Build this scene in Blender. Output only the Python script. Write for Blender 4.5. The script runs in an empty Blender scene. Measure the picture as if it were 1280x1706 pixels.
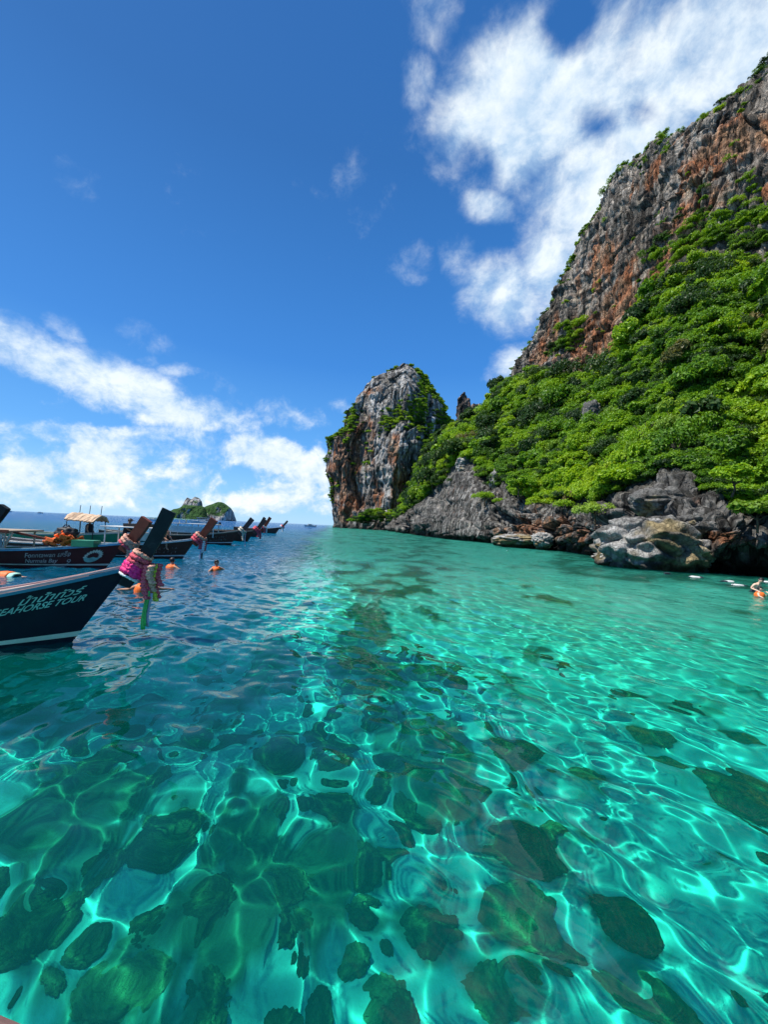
import bpy, bmesh, math, random
import numpy as np
from mathutils import Vector, Matrix, Euler

R = math.radians
S = bpy.context.scene
COL = S.collection
rng = np.random.default_rng(7)
random.seed(7)

# ------------------------------------------------------------------ camera
CAM_H = 2.2
PITCH, ROLL = 2.28, 2.55
cam_d = bpy.data.cameras.new('camera')
cam = bpy.data.objects.new('camera', cam_d)
COL.objects.link(cam)
cam_d.sensor_fit = 'HORIZONTAL'
cam_d.sensor_width = 36.0
cam_d.lens = 18.0
cam_d.clip_start = 0.05
cam_d.clip_end = 60000.0
CAM_M = Matrix.Translation((0, 0, CAM_H)) @ Matrix.Rotation(R(90 + PITCH), 4, 'X') @ Matrix.Rotation(R(ROLL), 4, 'Z')
cam.matrix_world = CAM_M
S.camera = cam

# ------------------------------------------------------------------ sun and sky
SUN_EL, SUN_AZ = R(60), R(-102)          # azimuth measured from +Y towards +X
SUN_V = Vector((math.sin(SUN_AZ) * math.cos(SUN_EL), math.cos(SUN_AZ) * math.cos(SUN_EL), math.sin(SUN_EL)))
sun_d = bpy.data.lights.new('sun', 'SUN')
sun_d.energy = 4.8
sun_d.angle = R(0.53)
sun_d.color = (1.0, 0.955, 0.88)
sun_d.cycles.is_caustics_light = True
sun = bpy.data.objects.new('sun', sun_d)
sun.rotation_euler = SUN_V.to_track_quat('Z', 'Y').to_euler()
sun.location = (0, 0, 60)
COL.objects.link(sun)

S.view_settings.view_transform = 'Standard'
S.view_settings.look = 'None'
S.view_settings.exposure = 0.50
S.view_settings.gamma = 1.0
S.view_settings.use_curve_mapping = False
S.render.engine = 'CYCLES'
cy = S.cycles
cy.use_denoising = True
try:
    cy.denoiser = 'OPENIMAGEDENOISE'
    cy.denoising_input_passes = 'RGB_ALBEDO_NORMAL'
    cy.denoising_prefilter = 'ACCURATE'
except Exception:
    pass
cy.max_bounces = 8
cy.diffuse_bounces = 3
cy.glossy_bounces = 3
cy.transmission_bounces = 6
cy.transparent_max_bounces = 8
cy.volume_bounces = 0
cy.caustics_reflective = False
cy.caustics_refractive = True
cy.sample_clamp_indirect = 6.0
cy.sample_clamp_direct = 0.0
cy.blur_glossy = 0.5


class NT:
    """small helper around a node tree"""
    def __init__(self, tree):
        self.t = tree
        self.t.nodes.clear()

    def n(self, kind, **kw):
        nd = self.t.nodes.new(kind)
        ins = kw.pop('ins', {})
        for k, v in kw.items():
            setattr(nd, k, v)
        for k, v in ins.items():
            s = nd.inputs[k]
            if isinstance(v, bpy.types.NodeSocket):
                self.t.links.new(v, s)
            elif isinstance(v, bpy.types.Node):
                self.t.links.new(v.outputs[0], s)
            else:
                s.default_value = v
        return nd

    def math(self, op, a, b=None, c=None, clamp=False):
        nd = self.t.nodes.new('ShaderNodeMath')
        nd.operation = op
        nd.use_clamp = clamp
        for i, v in enumerate((a, b, c)):
            if v is None:
                continue
            if isinstance(v, (int, float)):
                nd.inputs[i].default_value = v
            else:
                self.t.links.new(v if isinstance(v, bpy.types.NodeSocket) else v.outputs[0], nd.inputs[i])
        return nd.outputs[0]

    def vmath(self, op, a, b=None, scale=None):
        nd = self.t.nodes.new('ShaderNodeVectorMath')
        nd.operation = op
        for i, v in enumerate((a, b)):
            if v is None:
                continue
            if isinstance(v, (tuple, list, Vector)):
                nd.inputs[i].default_value = v
            else:
                self.t.links.new(v if isinstance(v, bpy.types.NodeSocket) else v.outputs[0], nd.inputs[i])
        if scale is not None:
            s = nd.inputs['Scale']
            if isinstance(scale, (int, float)):
                s.default_value = scale
            else:
                self.t.links.new(scale, s)
        return nd.outputs['Value'] if op in ('LENGTH', 'DOT_PRODUCT', 'DISTANCE') else nd.outputs[0]

    def smooth(self, v, lo, hi, a=0.0, b=1.0):
        nd = self.t.nodes.new('ShaderNodeMapRange')
        nd.interpolation_type = 'SMOOTHSTEP'
        self.t.links.new(v, nd.inputs[0])
        for i, x in zip((1, 2, 3, 4), (lo, hi, a, b)):
            nd.inputs[i].default_value = x
        return nd.outputs[0]

    def lin(self, v, lo, hi, a=0.0, b=1.0):
        nd = self.t.nodes.new('ShaderNodeMapRange')
        self.t.links.new(v, nd.inputs[0])
        for i, x in zip((1, 2, 3, 4), (lo, hi, a, b)):
            nd.inputs[i].default_value = x
        return nd.outputs[0]

    def mix(self, fac, a, b, blend='MIX'):
        nd = self.t.nodes.new('ShaderNodeMix')
        nd.data_type = 'RGBA'
        nd.blend_type = blend
        for s, v in ((nd.inputs[0], fac), (nd.inputs[6], a), (nd.inputs[7], b)):
            if isinstance(v, bpy.types.NodeSocket):
                self.t.links.new(v, s)
            elif isinstance(v, (int, float)):
                s.default_value = v
            else:
                s.default_value = (*v, 1.0) if len(v) == 3 else v
        return nd.outputs[2]

    def noise(self, vec, scale, detail=4.0, rough=0.55, dist=0.0, out=0, lac=2.0):
        nd = self.n('ShaderNodeTexNoise')
        self.t.links.new(vec, nd.inputs['Vector'])
        nd.inputs['Scale'].default_value = scale
        nd.inputs['Detail'].default_value = detail
        nd.inputs['Roughness'].default_value = rough
        nd.inputs['Lacunarity'].default_value = lac
        nd.inputs['Distortion'].default_value = dist
        return nd.outputs[out]

    def ramp(self, fac, stops, interp='LINEAR'):
        nd = self.n('ShaderNodeValToRGB')
        nd.color_ramp.interpolation = interp
        el = nd.color_ramp.elements
        while len(el) < len(stops):
            el.new(0.5)
        for e, (p, c) in zip(el, stops):
            e.position = p
            e.color = (*c, 1.0)
        self.t.links.new(fac, nd.inputs[0])
        return nd.outputs[0]

    def link(self, a, b):
        self.t.links.new(a, b)


def pix_dir(px, py):
    """world direction through a pixel of the 1280 x 1706 photograph"""
    v = Vector(((px - 640) / 640.0, -(py - 853) / 640.0, -1.0))
    return (CAM_M.to_3x3() @ v).normalized()


def at(px, py, Y):
    d = pix_dir(px, py)
    t = Y / d.y
    return Vector((d.x * t, Y, CAM_H + d.z * t))


def on_water(px, py, z=0.0):
    d = pix_dir(px, py)
    t = (z - CAM_H) / d.z
    return Vector((d.x * t, d.y * t, z))
world = bpy.data.worlds.new('World')
S.world = world
world.use_nodes = True
W = NT(world.node_tree)
sky = W.n('ShaderNodeTexSky', sky_type='NISHITA', sun_disc=False)
sky.sun_elevation = SUN_EL
sky.sun_rotation = SUN_AZ
sky.altitude = 0
sky.air_density = 1.0
sky.dust_density = 0.2
sky.ozone_density = 1.0
tcw = W.n('ShaderNodeTexCoord')
D = W.vmath('NORMALIZE', tcw.outputs['Generated'])
sepd = W.n('ShaderNodeSeparateXYZ', ins={0: D})
el = sepd.outputs[2]
# deep tropical blue overhead, paler towards the sea: the air of a clear day after rain
air = W.ramp(W.lin(el, 0.0, 1.0), [(0.0, (2.5, 4.7, 7.0)), (0.06, (1.6, 4.0, 7.0)), (0.18, (0.66, 2.75, 6.4)),
                                   (0.38, (0.22, 1.65, 5.0)), (0.7, (0.11, 0.98, 3.2)), (1.0, (0.09, 0.8, 2.8))])
base = W.mix(0.86, sky.outputs[0], air)


def cloud_blob(px, py, hw, hh, ang=0.0):
    """soft elliptical weather patch, fixed in sky directions"""
    c = pix_dir(px, py)
    a = R(ang)
    u = pix_dir(px + math.cos(a) * 8, py + math.sin(a) * 8) - c
    ul = u.length / 8.0
    n = c
    u = (u - n * u.dot(n)).normalized()
    v = n.cross(u)
    w2 = pix_dir(px - math.sin(a) * 8, py + math.cos(a) * 8) - c
    vl = w2.length / 8.0
    m = Matrix((u, v, n)).transposed()
    mp = W.n('ShaderNodeMapping', vector_type='TEXTURE', ins={'Vector': D, 'Location': c, 'Rotation': m.to_euler(), 'Scale': (hw * ul, hh * vl, 0.6)})
    return W.vmath('LENGTH', mp.outputs[0])


def coverage(blobs):
    out = None
    for px, py, hw, hh, ang, wt in blobs:
        f = W.smooth(cloud_blob(px, py, hw, hh, ang), 1.35, 0.25, 0.0, wt)
        out = f if out is None else W.math('MAXIMUM', out, f)
    return out


big = coverage([
    (905, 170, 245, 170, -12, 1.15), (1010, 310, 165, 220, 35, 1.1), (1190, 90, 340, 170, -10, 1.0), (925, 430, 70, 130, 10, .9),
    (700, 140, 44, 70, 15, .62), (735, 275, 30, 34, 0, .5), (815, 345, 62, 40, 20, .8), (838, 495, 100, 84, 28, .95),
    (865, 610, 60, 50, 0, .8), (775, 440, 62, 46, 40, .5), (684, 446, 56, 44, -30, .44), (1300, -260, 520, 300, 0, .8),
    (590, 320, 110, 70, 25, .36), (125, 285, 80, 50, 20, .36), (60, 205, 30, 26, 0, .2), (730, 30, 60, 90, 0, .55),
    (-700, 500, 420, 200, 0, .8), (1900, 640, 420, 160, 0, .85), (-600, -900, 600, 500, 0, .7)])
low = coverage([
    (80, 600, 200, 50, 25, .92), (210, 650, 170, 58, 22, .95), (330, 692, 130, 40, 10, .85), (320, 690, 30, 14, 0, 1.0), (110, 548, 64, 32, 35, .52),
    (235, 562, 80, 40, 0, .44), (290, 617, 50, 16, 0, .46), (240, 603, 40, 16, 0, .44), (470, 690, 140, 34, 22, .52),
    (120, 722, 260, 32, 4, .80), (170, 762, 110, 52, -8, .98), (45, 785, 90, 42, -10, .9), (440, 757, 130, 44, 6, .95), (300, 742, 130, 44, 0, .8),
    (315, 795, 56, 34, 0, .72), (205, 806, 52, 26, 0, .7), (250, 806, 40, 20, 0, .6), (520, 780, 90, 60, 0, .72), (300, 820, 440, 44, 3, .66), (240, 765, 400, 80, 3, .62), (395, 806, 30, 14, 0, .62), (470, 815, 60, 20, 0, .6),
    (-500, 700, 480, 110, 0, .9), (1700, 800, 500, 100, 0, .85), (760, 820, 260, 60, 0, .75), (600, 690, 70, 16, 20, .4)])
holes = coverage([(945, 45, 48, 60, 20, .8), (1000, 205, 50, 34, 20, .66), (1065, 195, 34, 26, 0, .5), (800, 268, 40, 44, 30, .6), (1030, 245, 60, 30, 30, .4), (60, 690, 170, 18, 8, .5)])
warp = W.noise(D, 5.0, 3, 0.5, out=1)
Dw = W.vmath('ADD', D, W.vmath('SCALE', W.vmath('SUBTRACT', warp, (0.5, 0.5, 0.5)), scale=0.075))
SUNP = Vector((-0.55, 0.0, 0.83)) * 0.034


def cloud_density(vec):
    st = W.vmath('MULTIPLY', vec, (1.0, 1.0, 1.25))
    n = W.noise(st, 6.5, 9, 0.60)
    return W.math('ADD', W.math('MULTIPLY', n, 0.66), W.math('MULTIPLY', W.noise(st, 17.0, 8, 0.66), 0.34))


cov = W.math('SUBTRACT', W.math('MAXIMUM', big, W.math('MULTIPLY', low, 1.09)), W.math('MULTIPLY', holes, 0.75))
n0 = cloud_density(Dw)
n1 = cloud_density(W.vmath('ADD', Dw, tuple(SUNP)))
amt = W.math('ADD', W.math('MULTIPLY', cov, 0.78), W.math('MULTIPLY', W.math('SUBTRACT', n0, 0.5), W.smooth(el, 0.40, 0.16, 1.7, 3.1)))
lowness = W.smooth(el, 0.34, 0.10)
dens = W.math('ADD', W.math('MULTIPLY', W.smooth(amt, 0.17, 0.92), W.math('SUBTRACT', 1.0, lowness)), W.math('MULTIPLY', W.smooth(amt, 0.24, 0.74), lowness))
lit = W.lin(W.math('SUBTRACT', n0, n1), -0.10, 0.10)
core = W.smooth(amt, 0.55, 1.15)
white = W.mix(lowness, (6.3, 6.9, 7.2), (6.8, 7.1, 7.2))
grey = W.mix(lowness, (3.1, 4.5, 6.1), (3.0, 4.6, 6.4))
ccol = W.mix(lit, grey, white)
ccol = W.mix(W.math('MULTIPLY', core, 0.35), ccol, (6.6, 7.0, 7.2))
col = W.mix(W.math('MULTIPLY', dens, 0.93), base, ccol)
bg = W.n('ShaderNodeBackground', ins={'Color': col, 'Strength': 0.11})
wo = W.n('ShaderNodeOutputWorld', ins={'Surface': bg.outputs[0]})
# ------------------------------------------------------------------ noise in numpy
_perm = np.random.default_rng(11).permutation(256).astype(np.int64)
_perm = np.concatenate([_perm, _perm, _perm])
_g = np.random.default_rng(12).normal(size=(256, 3))
_g /= np.linalg.norm(_g, axis=1)[:, None]


def perlin(p):
    pi = np.floor(p).astype(np.int64)
    f = p - pi
    pi &= 255
    u = f * f * f * (f * (f * 6 - 15) + 10)
    out = 0.0
    for dx in (0, 1):
        wx = u[:, 0] if dx else 1 - u[:, 0]
        hx = _perm[(pi[:, 0] + dx) & 255]
        for dy in (0, 1):
            wy = u[:, 1] if dy else 1 - u[:, 1]
            hy = _perm[hx + ((pi[:, 1] + dy) & 255)]
            for dz in (0, 1):
                wz = u[:, 2] if dz else 1 - u[:, 2]
                g = _g[_perm[hy + ((pi[:, 2] + dz) & 255)]]
                d = g[:, 0] * (f[:, 0] - dx) + g[:, 1] * (f[:, 1] - dy) + g[:, 2] * (f[:, 2] - dz)
                out = out + wx * wy * wz * d
    return out * 1.5


def fbm(p, octv=5, lac=2.03, gain=0.5):
    a, s, out = 1.0, 1.0, np.zeros(len(p))
    for i in range(octv):
        out += a * perlin(p * s + i * 17.3)
        a *= gain
        s *= lac
    return out


def ridged(p, octv=5, lac=2.1, gain=0.5):
    a, s, out, tot = 1.0, 1.0, np.zeros(len(p)), 0.0
    for i in range(octv):
        out += a * (1 - np.abs(perlin(p * s + i * 9.7)) * 1.6)
        tot += a
        a *= gain
        s *= lac
    return out / tot


def worley(p, seed=3):
    """nearest and second nearest distance and cell id"""
    pi = np.floor(p).astype(np.int64)
    f = p - pi
    f1 = np.full(len(p), 9.0)
    f2 = np.full(len(p), 9.0)
    cid = np.zeros(len(p))
    dv = np.zeros((len(p), 3))
    for dx in (-1, 0, 1):
        for dy in (-1, 0, 1):
            for dz in (-1, 0, 1):
                h = _perm[_perm[_perm[(pi[:, 0] + dx + seed) & 255] + ((pi[:, 1] + dy) & 255)] + ((pi[:, 2] + dz) & 255)]
                jx = _perm[h + 7] / 255.0
                jy = _perm[h + 31] / 255.0
                jz = _perm[h + 77] / 255.0
                d = (dx + jx - f[:, 0]) ** 2 + (dy + jy - f[:, 1]) ** 2 + (dz + jz - f[:, 2]) ** 2
                m = d < f1
                f2 = np.where(m, f1, np.minimum(f2, d))
                cid = np.where(m, h, cid)
                dv[m] = np.stack([f[:, 0] - dx - jx, f[:, 1] - dy - jy, f[:, 2] - dz - jz], -1)[m]
                f1 = np.where(m, d, f1)
    worley.facet = (dv * _g[cid.astype(int) & 255]).sum(1)      # a plane of its own tilt in every cell
    return np.sqrt(f1), np.sqrt(f2), cid / 255.0


def sstep(x, a, b):
    t = np.clip((x - a) / (b - a), 0, 1)
    return t * t * (3 - 2 * t)


# ------------------------------------------------------------------ object helpers
def tag(o, label=None, cat=None, group=None, kind=None):
    if label:
        o['label'] = label
    if cat:
        o['category'] = cat
    if group:
        o['group'] = group
    if kind:
        o['kind'] = kind
    return o


def link(o, parent=None):
    COL.objects.link(o)
    if parent is not None:
        o.parent = parent
    return o


def empty(name, loc=(0, 0, 0), rz=0.0, s=1.0):
    o = bpy.data.objects.new(name, None)
    o.empty_display_size = 0.2
    o.location = loc
    o.rotation_euler = (0, 0, rz)
    o.scale = (s, s, s)
    return link(o)


def mesh_np(name, verts, faces, mat=None, parent=None, smooth=True, attrs=None):
    """verts (N,3), faces (M,3|4) numpy -> linked object"""
    me = bpy.data.meshes.new(name)
    verts = np.asarray(verts, dtype=np.float32)
    faces = np.asarray(faces, dtype=np.int32)
    k = faces.shape[1]
    me.vertices.add(len(verts))
    me.vertices.foreach_set('co', verts.ravel())
    me.loops.add(faces.size)
    me.loops.foreach_set('vertex_index', faces.ravel())
    me.polygons.add(len(faces))
    me.polygons.foreach_set('loop_start', np.arange(0, faces.size, k, dtype=np.int32))
    me.polygons.foreach_set('loop_total', np.full(len(faces), k, dtype=np.int32))
    me.polygons.foreach_set('use_smooth', np.full(len(faces), smooth, dtype=bool))
    me.update(calc_edges=True)
    for an, av in (attrs or {}).items():
        av = np.asarray(av, dtype=np.float32)
        if av.ndim == 1:
            at_ = me.attributes.new(an, 'FLOAT', 'POINT')
            at_.data.foreach_set('value', av)
        else:
            at_ = me.attributes.new(an, 'FLOAT_COLOR', 'POINT')
            c = np.ones((len(av), 4), dtype=np.float32)
            c[:, :3] = av[:, :3]
            at_.data.foreach_set('color', c.ravel())
    if mat:
        me.materials.append(mat)
    o = bpy.data.objects.new(name, me)
    return link(o, parent)


def grid_faces(nu, nv, wrap_u=False):
    """vertex index = iu * nv + iv"""
    iu = np.arange(nu if wrap_u else nu - 1)
    iv = np.arange(nv - 1)
    a, b = np.meshgrid(iu, iv, indexing='ij')
    a2 = (a + 1) % nu
    return np.stack([a * nv + b, a2 * nv + b, a2 * nv + b + 1, a * nv + b + 1], -1).reshape(-1, 4)


def new_mat(name):
    m = bpy.data.materials.new(name)
    m.use_nodes = True
    return m, NT(m.node_tree)


def plain(name, col, rough=0.6, spec=0.4, metal=0.0, var=0.12, scale=6.0, bump=0.0, coat=0.0, dirt=None):
    """painted / natural surface with some unevenness in colour and relief"""
    m, T = new_mat(name)
    tc = T.n('ShaderNodeTexCoord')
    nz = T.noise(tc.outputs['Object'], scale, 6, 0.62)
    lo = tuple(c * (1 - var * 2.2) for c in col)
    hi = tuple(min(1, c * (1 + var * 1.6)) for c in col)
    c = T.ramp(nz, [(0.3, lo), (0.7, hi)])
    if dirt:
        d2 = T.noise(tc.outputs['Object'], scale * 0.45, 8, 0.7)
        c = T.mix(T.smooth(d2, 0.52, 0.68), c, dirt)
    p = T.n('ShaderNodeBsdfPrincipled', ins={'Base Color': c, 'Roughness': rough, 'Metallic': metal})
    p.inputs['Specular IOR Level'].default_value = spec
    if coat:
        p.inputs['Coat Weight'].default_value = coat
    if bump:
        b = T.n('ShaderNodeBump', ins={'Height': T.noise(tc.outputs['Object'], scale * 5, 6, 0.6), 'Strength': bump, 'Distance': 0.02})
        T.link(b.outputs[0], p.inputs['Normal'])
    T.n('ShaderNodeOutputMaterial', ins={'Surface': p.outputs[0]})
    return m
WATER_BUMP = True
# ------------------------------------------------------------------ seabed depth
def bed_z(x, y):
    x = np.asarray(x, float)
    y = np.asarray(y, float)
    p = np.stack([x, y, np.zeros_like(x)], -1).reshape(-1, 3)
    n1 = fbm(p * 0.16 + 3.1, 3).reshape(x.shape)
    n2 = fbm(p * 0.9 + 8.1, 3).reshape(x.shape)
    r = np.hypot(x, y)
    side = x + 0.13 * y + 0.4 + n1 * (0.6 + 0.03 * r)      # > 0 : the shallow sandy side
    deep = sstep(-side, -0.4, 2.5 + 0.05 * r) * sstep(y, 4.2, 8.5)
    d = 2.3 - 1.1 * sstep(y, 4.5, 14) * (1 - deep) + 3.6 * deep * (0.45 + 0.55 * sstep(r, 8, 30)) + 20 * deep * sstep(r, 60, 400)
    d += 0.22 * n1 + 0.05 * n2
    return -d


def ang_grid(a0, a1, na, r0, r1, nr):
    a = np.linspace(R(a0), R(a1), na)
    r = r0 * (r1 / r0) ** np.linspace(0, 1, nr)
    A, RR = np.meshgrid(a, r, indexing='ij')
    return np.sin(A) * RR, np.cos(A) * RR, RR


# ------------------------------------------------------------------ water
rr_ = np.concatenate([0.9 * (12 / 0.9) ** np.linspace(0, 1, 660, endpoint=False), 12 * 5.0 ** np.linspace(0, 1, 300, endpoint=False), 60 * (14000 / 60) ** np.linspace(0, 1, 230)])
NA, NR = 720, len(rr_)
A_g, RR = np.meshgrid(np.linspace(R(-64), R(64), NA), rr_, indexing='ij')
X, Y = np.sin(A_g) * RR, np.cos(A_g) * RR
dr = np.gradient(RR, axis=1)
da = RR * (R(128) / NA)
grid_sp = np.maximum(dr * 0.8, da)
wr = np.random.default_rng(21)
Z = np.zeros_like(X)
Xs, Ys = X.ravel(), Y.ravel()
pw = np.stack([Xs, Ys, np.zeros_like(Xs)], -1)
patch = 0.75 + 0.5 * fbm(pw * 0.22, 2).reshape(X.shape)      # calmer and rougher patches
rough_side = sstep(-(X + 0.12 * Y), -1.5, 3.0) * sstep(Y, 2.5, 7.0)
for k in range(64):
    lam = 0.22 * (11.0 ** (k / 63.0))                          # 0.22 .. 2.4 m
    th = R(205) + wr.normal() * 0.75
    kx, ky = math.cos(th) * 2 * math.pi / lam, math.sin(th) * 2 * math.pi / lam
    slope = 0.0200 * (0.75 + 0.5 * wr.random()) * (1.05 if lam > 0.36 else 0.85) * (0.62 if lam > 1.1 else 1.0)
    amp = slope * lam / (2 * math.pi)
    keep = sstep(lam / grid_sp, 2.2, 5.0)
    ph = wr.random() * 6.283
    warp = 0.35 * np.sin(0.31 * X * (1 + 0.1 * (k % 5)) + 0.23 * Y + k)
    Z += amp * keep * patch * (1 + 1.0 * rough_side) * np.sin(kx * X + ky * Y + ph + warp)
for lam, th, amp in ((5.0, 200, .018), (8.5, 222, .022), (3.6, 190, .012), (14.0, 210, .03)):
    t = R(th)
    keep = sstep(lam / grid_sp, 2.2, 5.0)
    Z += amp * keep * np.sin((math.cos(t) * X + math.sin(t) * Y) * 2 * math.pi / lam + lam)
wv = np.stack([X, Y, Z], -1).reshape(-1, 3)

wm, T = new_mat('sea_water')
geo = T.n('ShaderNodeNewGeometry')
dist = T.vmath('LENGTH', geo.outputs['Position'])
far = T.smooth(dist, 9.0, 40.0)
nz = T.noise(T.vmath('MULTIPLY', geo.outputs['Position'], (1.6, 1.0, 1.0)), 1.1, 5, 0.65)
nz2 = T.noise(T.vmath('MULTIPLY', geo.outputs['Position'], (0.4, 0.12, 1.0)), 0.35, 5, 0.6)
bmp = T.n('ShaderNodeBump', ins={'Height': T.math('ADD', nz, T.math('MULTIPLY', nz2, 2.0)), 'Strength': T.math('MULTIPLY', far, 1.0), 'Distance': 0.75})
dep = T.n('ShaderNodeAttribute', attribute_name='depth').outputs['Fac']
# what a column of this water lets through on one crossing (Beer-Lambert per depth, red first)
tint = T.ramp(T.lin(dep, 0.0, 10.0), [(0.0, (0.85, 0.97, 0.93)), (0.08, (0.42, 0.97, 0.93)), (0.20, (0.17, 0.95, 0.845)), (0.30, (0.07, 0.83, 0.80)),
                                      (0.45, (0.015, 0.52, 0.58)), (0.75, (0.0, 0.22, 0.36)), (1.0, (0.0, 0.12, 0.25))])
body = T.ramp(T.lin(dep, 0.0, 10.0), [(0.0, (0.02, 0.40, 0.34)), (0.25, (0.0, 0.48, 0.40)), (0.40, (0.0, 0.15, 0.26)), (1.0, (0.0, 0.085, 0.26))])
rf = T.n('ShaderNodeBsdfRefraction', ins={'Color': tint, 'Roughness': 0.0, 'IOR': 1.333})
gs = T.n('ShaderNodeBsdfGlossy', ins={'Color': (1, 1, 1, 1), 'Roughness': 0.0})
df = T.n('ShaderNodeBsdfDiffuse', ins={'Color': body})
fr = T.n('ShaderNodeFresnel', ins={'IOR': 1.333})
for nd in (rf, gs, fr):
    T.link(bmp.outputs[0], nd.inputs['Normal'])
scat = T.math('ADD', T.smooth(dep, 1.6, 9.0, 0.0, 0.66), T.smooth(dep, 0.3, 1.2, 0.0, 0.055))
inner = T.n('ShaderNodeMixShader', ins={0: scat, 1: rf.outputs[0], 2: df.outputs[0]})
top = T.n('ShaderNodeMixShader', ins={0: fr.outputs[0], 1: inner.outputs[0], 2: gs.outputs[0]})
T.n('ShaderNodeOutputMaterial', ins={'Surface': top.outputs[0]})
water = mesh_np('sea_water', wv, grid_faces(NA, NR), wm, attrs={'depth': -bed_z(Xs, Ys)})
tag(water, 'clear turquoise sea with small ripples', kind='structure')
water.cycles.is_caustics_caster = True

# ------------------------------------------------------------------ seabed
sm, T = new_mat('seabed_sand')
tc = T.n('ShaderNodeNewGeometry')
P = tc.outputs['Position']
sand = T.ramp(T.noise(P, 3.0, 8, 0.7), [(0.3, (0.48, 0.46, 0.37)), (0.7, (0.74, 0.72, 0.60))])
reefn = T.n('ShaderNodeAttribute', attribute_name='reef').outputs['Fac']
weed = T.ramp(T.noise(P, 5.0, 8, 0.75), [(0.3, (0.05, 0.055, 0.03)), (0.72, (0.21, 0.19, 0.10))])
c = T.mix(reefn, sand, weed)
bp = T.n('ShaderNodeBump', ins={'Height': T.noise(P, 7.0, 8, 0.7), 'Strength': 0.5, 'Distance': 0.05})
pr = T.n('ShaderNodeBsdfPrincipled', ins={'Base Color': c, 'Roughness': 0.9, 'Normal': bp.outputs[0]})
pr.inputs['Specular IOR Level'].default_value = 0.0
T.n('ShaderNodeOutputMaterial', ins={'Surface': pr.outputs[0]})
BX, BY, BR = ang_grid(-75, 75, 420, 0.3, 16000.0, 420)
BZ = bed_z(BX, BY)
pb = np.stack([BX, BY, BZ], -1).reshape(-1, 3)
reef = fbm(pb * np.array([0.9, 0.55, 0.0]) + 5.5, 5)
sand_side = sstep(pb[:, 0] - 0.18 * pb[:, 1] + 0.4, -0.5, 1.5)                # the bright sand on the right has few patches
shore_d = sstep(pb[:, 0] / np.maximum(pb[:, 1], 3.0), .30, .50) * sstep(pb[:, 1] + pb[:, 0] * .6, 26, 33)
mid_reef = np.exp(-((pb[:, 0] - .12 * pb[:, 1] - .1) / (.9 + .10 * pb[:, 1])) ** 2) * sstep(pb[:, 1], 3.5, 6.0)
reef = sstep(reef + .26 * mid_reef - .30 * sand_side + .75 * shore_d + .13 * sstep(-pb[:, 0] + .3, 0, 1.5) * (1 - sstep(pb[:, 1], 3.5, 5.5)), 0.20, 0.42)
pb[:, 2] += reef * 0.10 * (0.5 + ridged(pb * 2.3, 3))
seabed = mesh_np('seabed', pb, grid_faces(420, 420), sm, attrs={'reef': reef})
tag(seabed, 'pale sandy seabed with dark reef patches', kind='structure')
seabed.cycles.is_caustics_receiver = True
# ------------------------------------------------------------------ headland on the right: control grid -> surface
def W3(x, y, z):
    return Vector((x, y, z))


def column(lip, rock, v1, v2, base, mid, top, set_back=3.6, back=(18, 16, 3)):
    """profile of the headland from under the water to behind the ridge"""
    lip = at(*lip) if not isinstance(lip, Vector) else lip
    pts = [at(*q) if not isinstance(q, Vector) else q for q in (rock, v1, v2, base, mid, top)]
    inl = (pts[3] - lip)
    inl.z = 0
    inl.normalize()
    foot = lip + inl * set_back
    foot.z = 0.15
    skirt = lip + inl * (set_back - 0.8)
    skirt.z = -3.2
    b1 = pts[-1] + Vector((back[0], back[1], back[2]))
    b2 = b1 + Vector((back[0] * 2.2, back[1] * 2.2, -35))
    return [skirt, foot, lip] + pts + [b1, b2]


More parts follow.
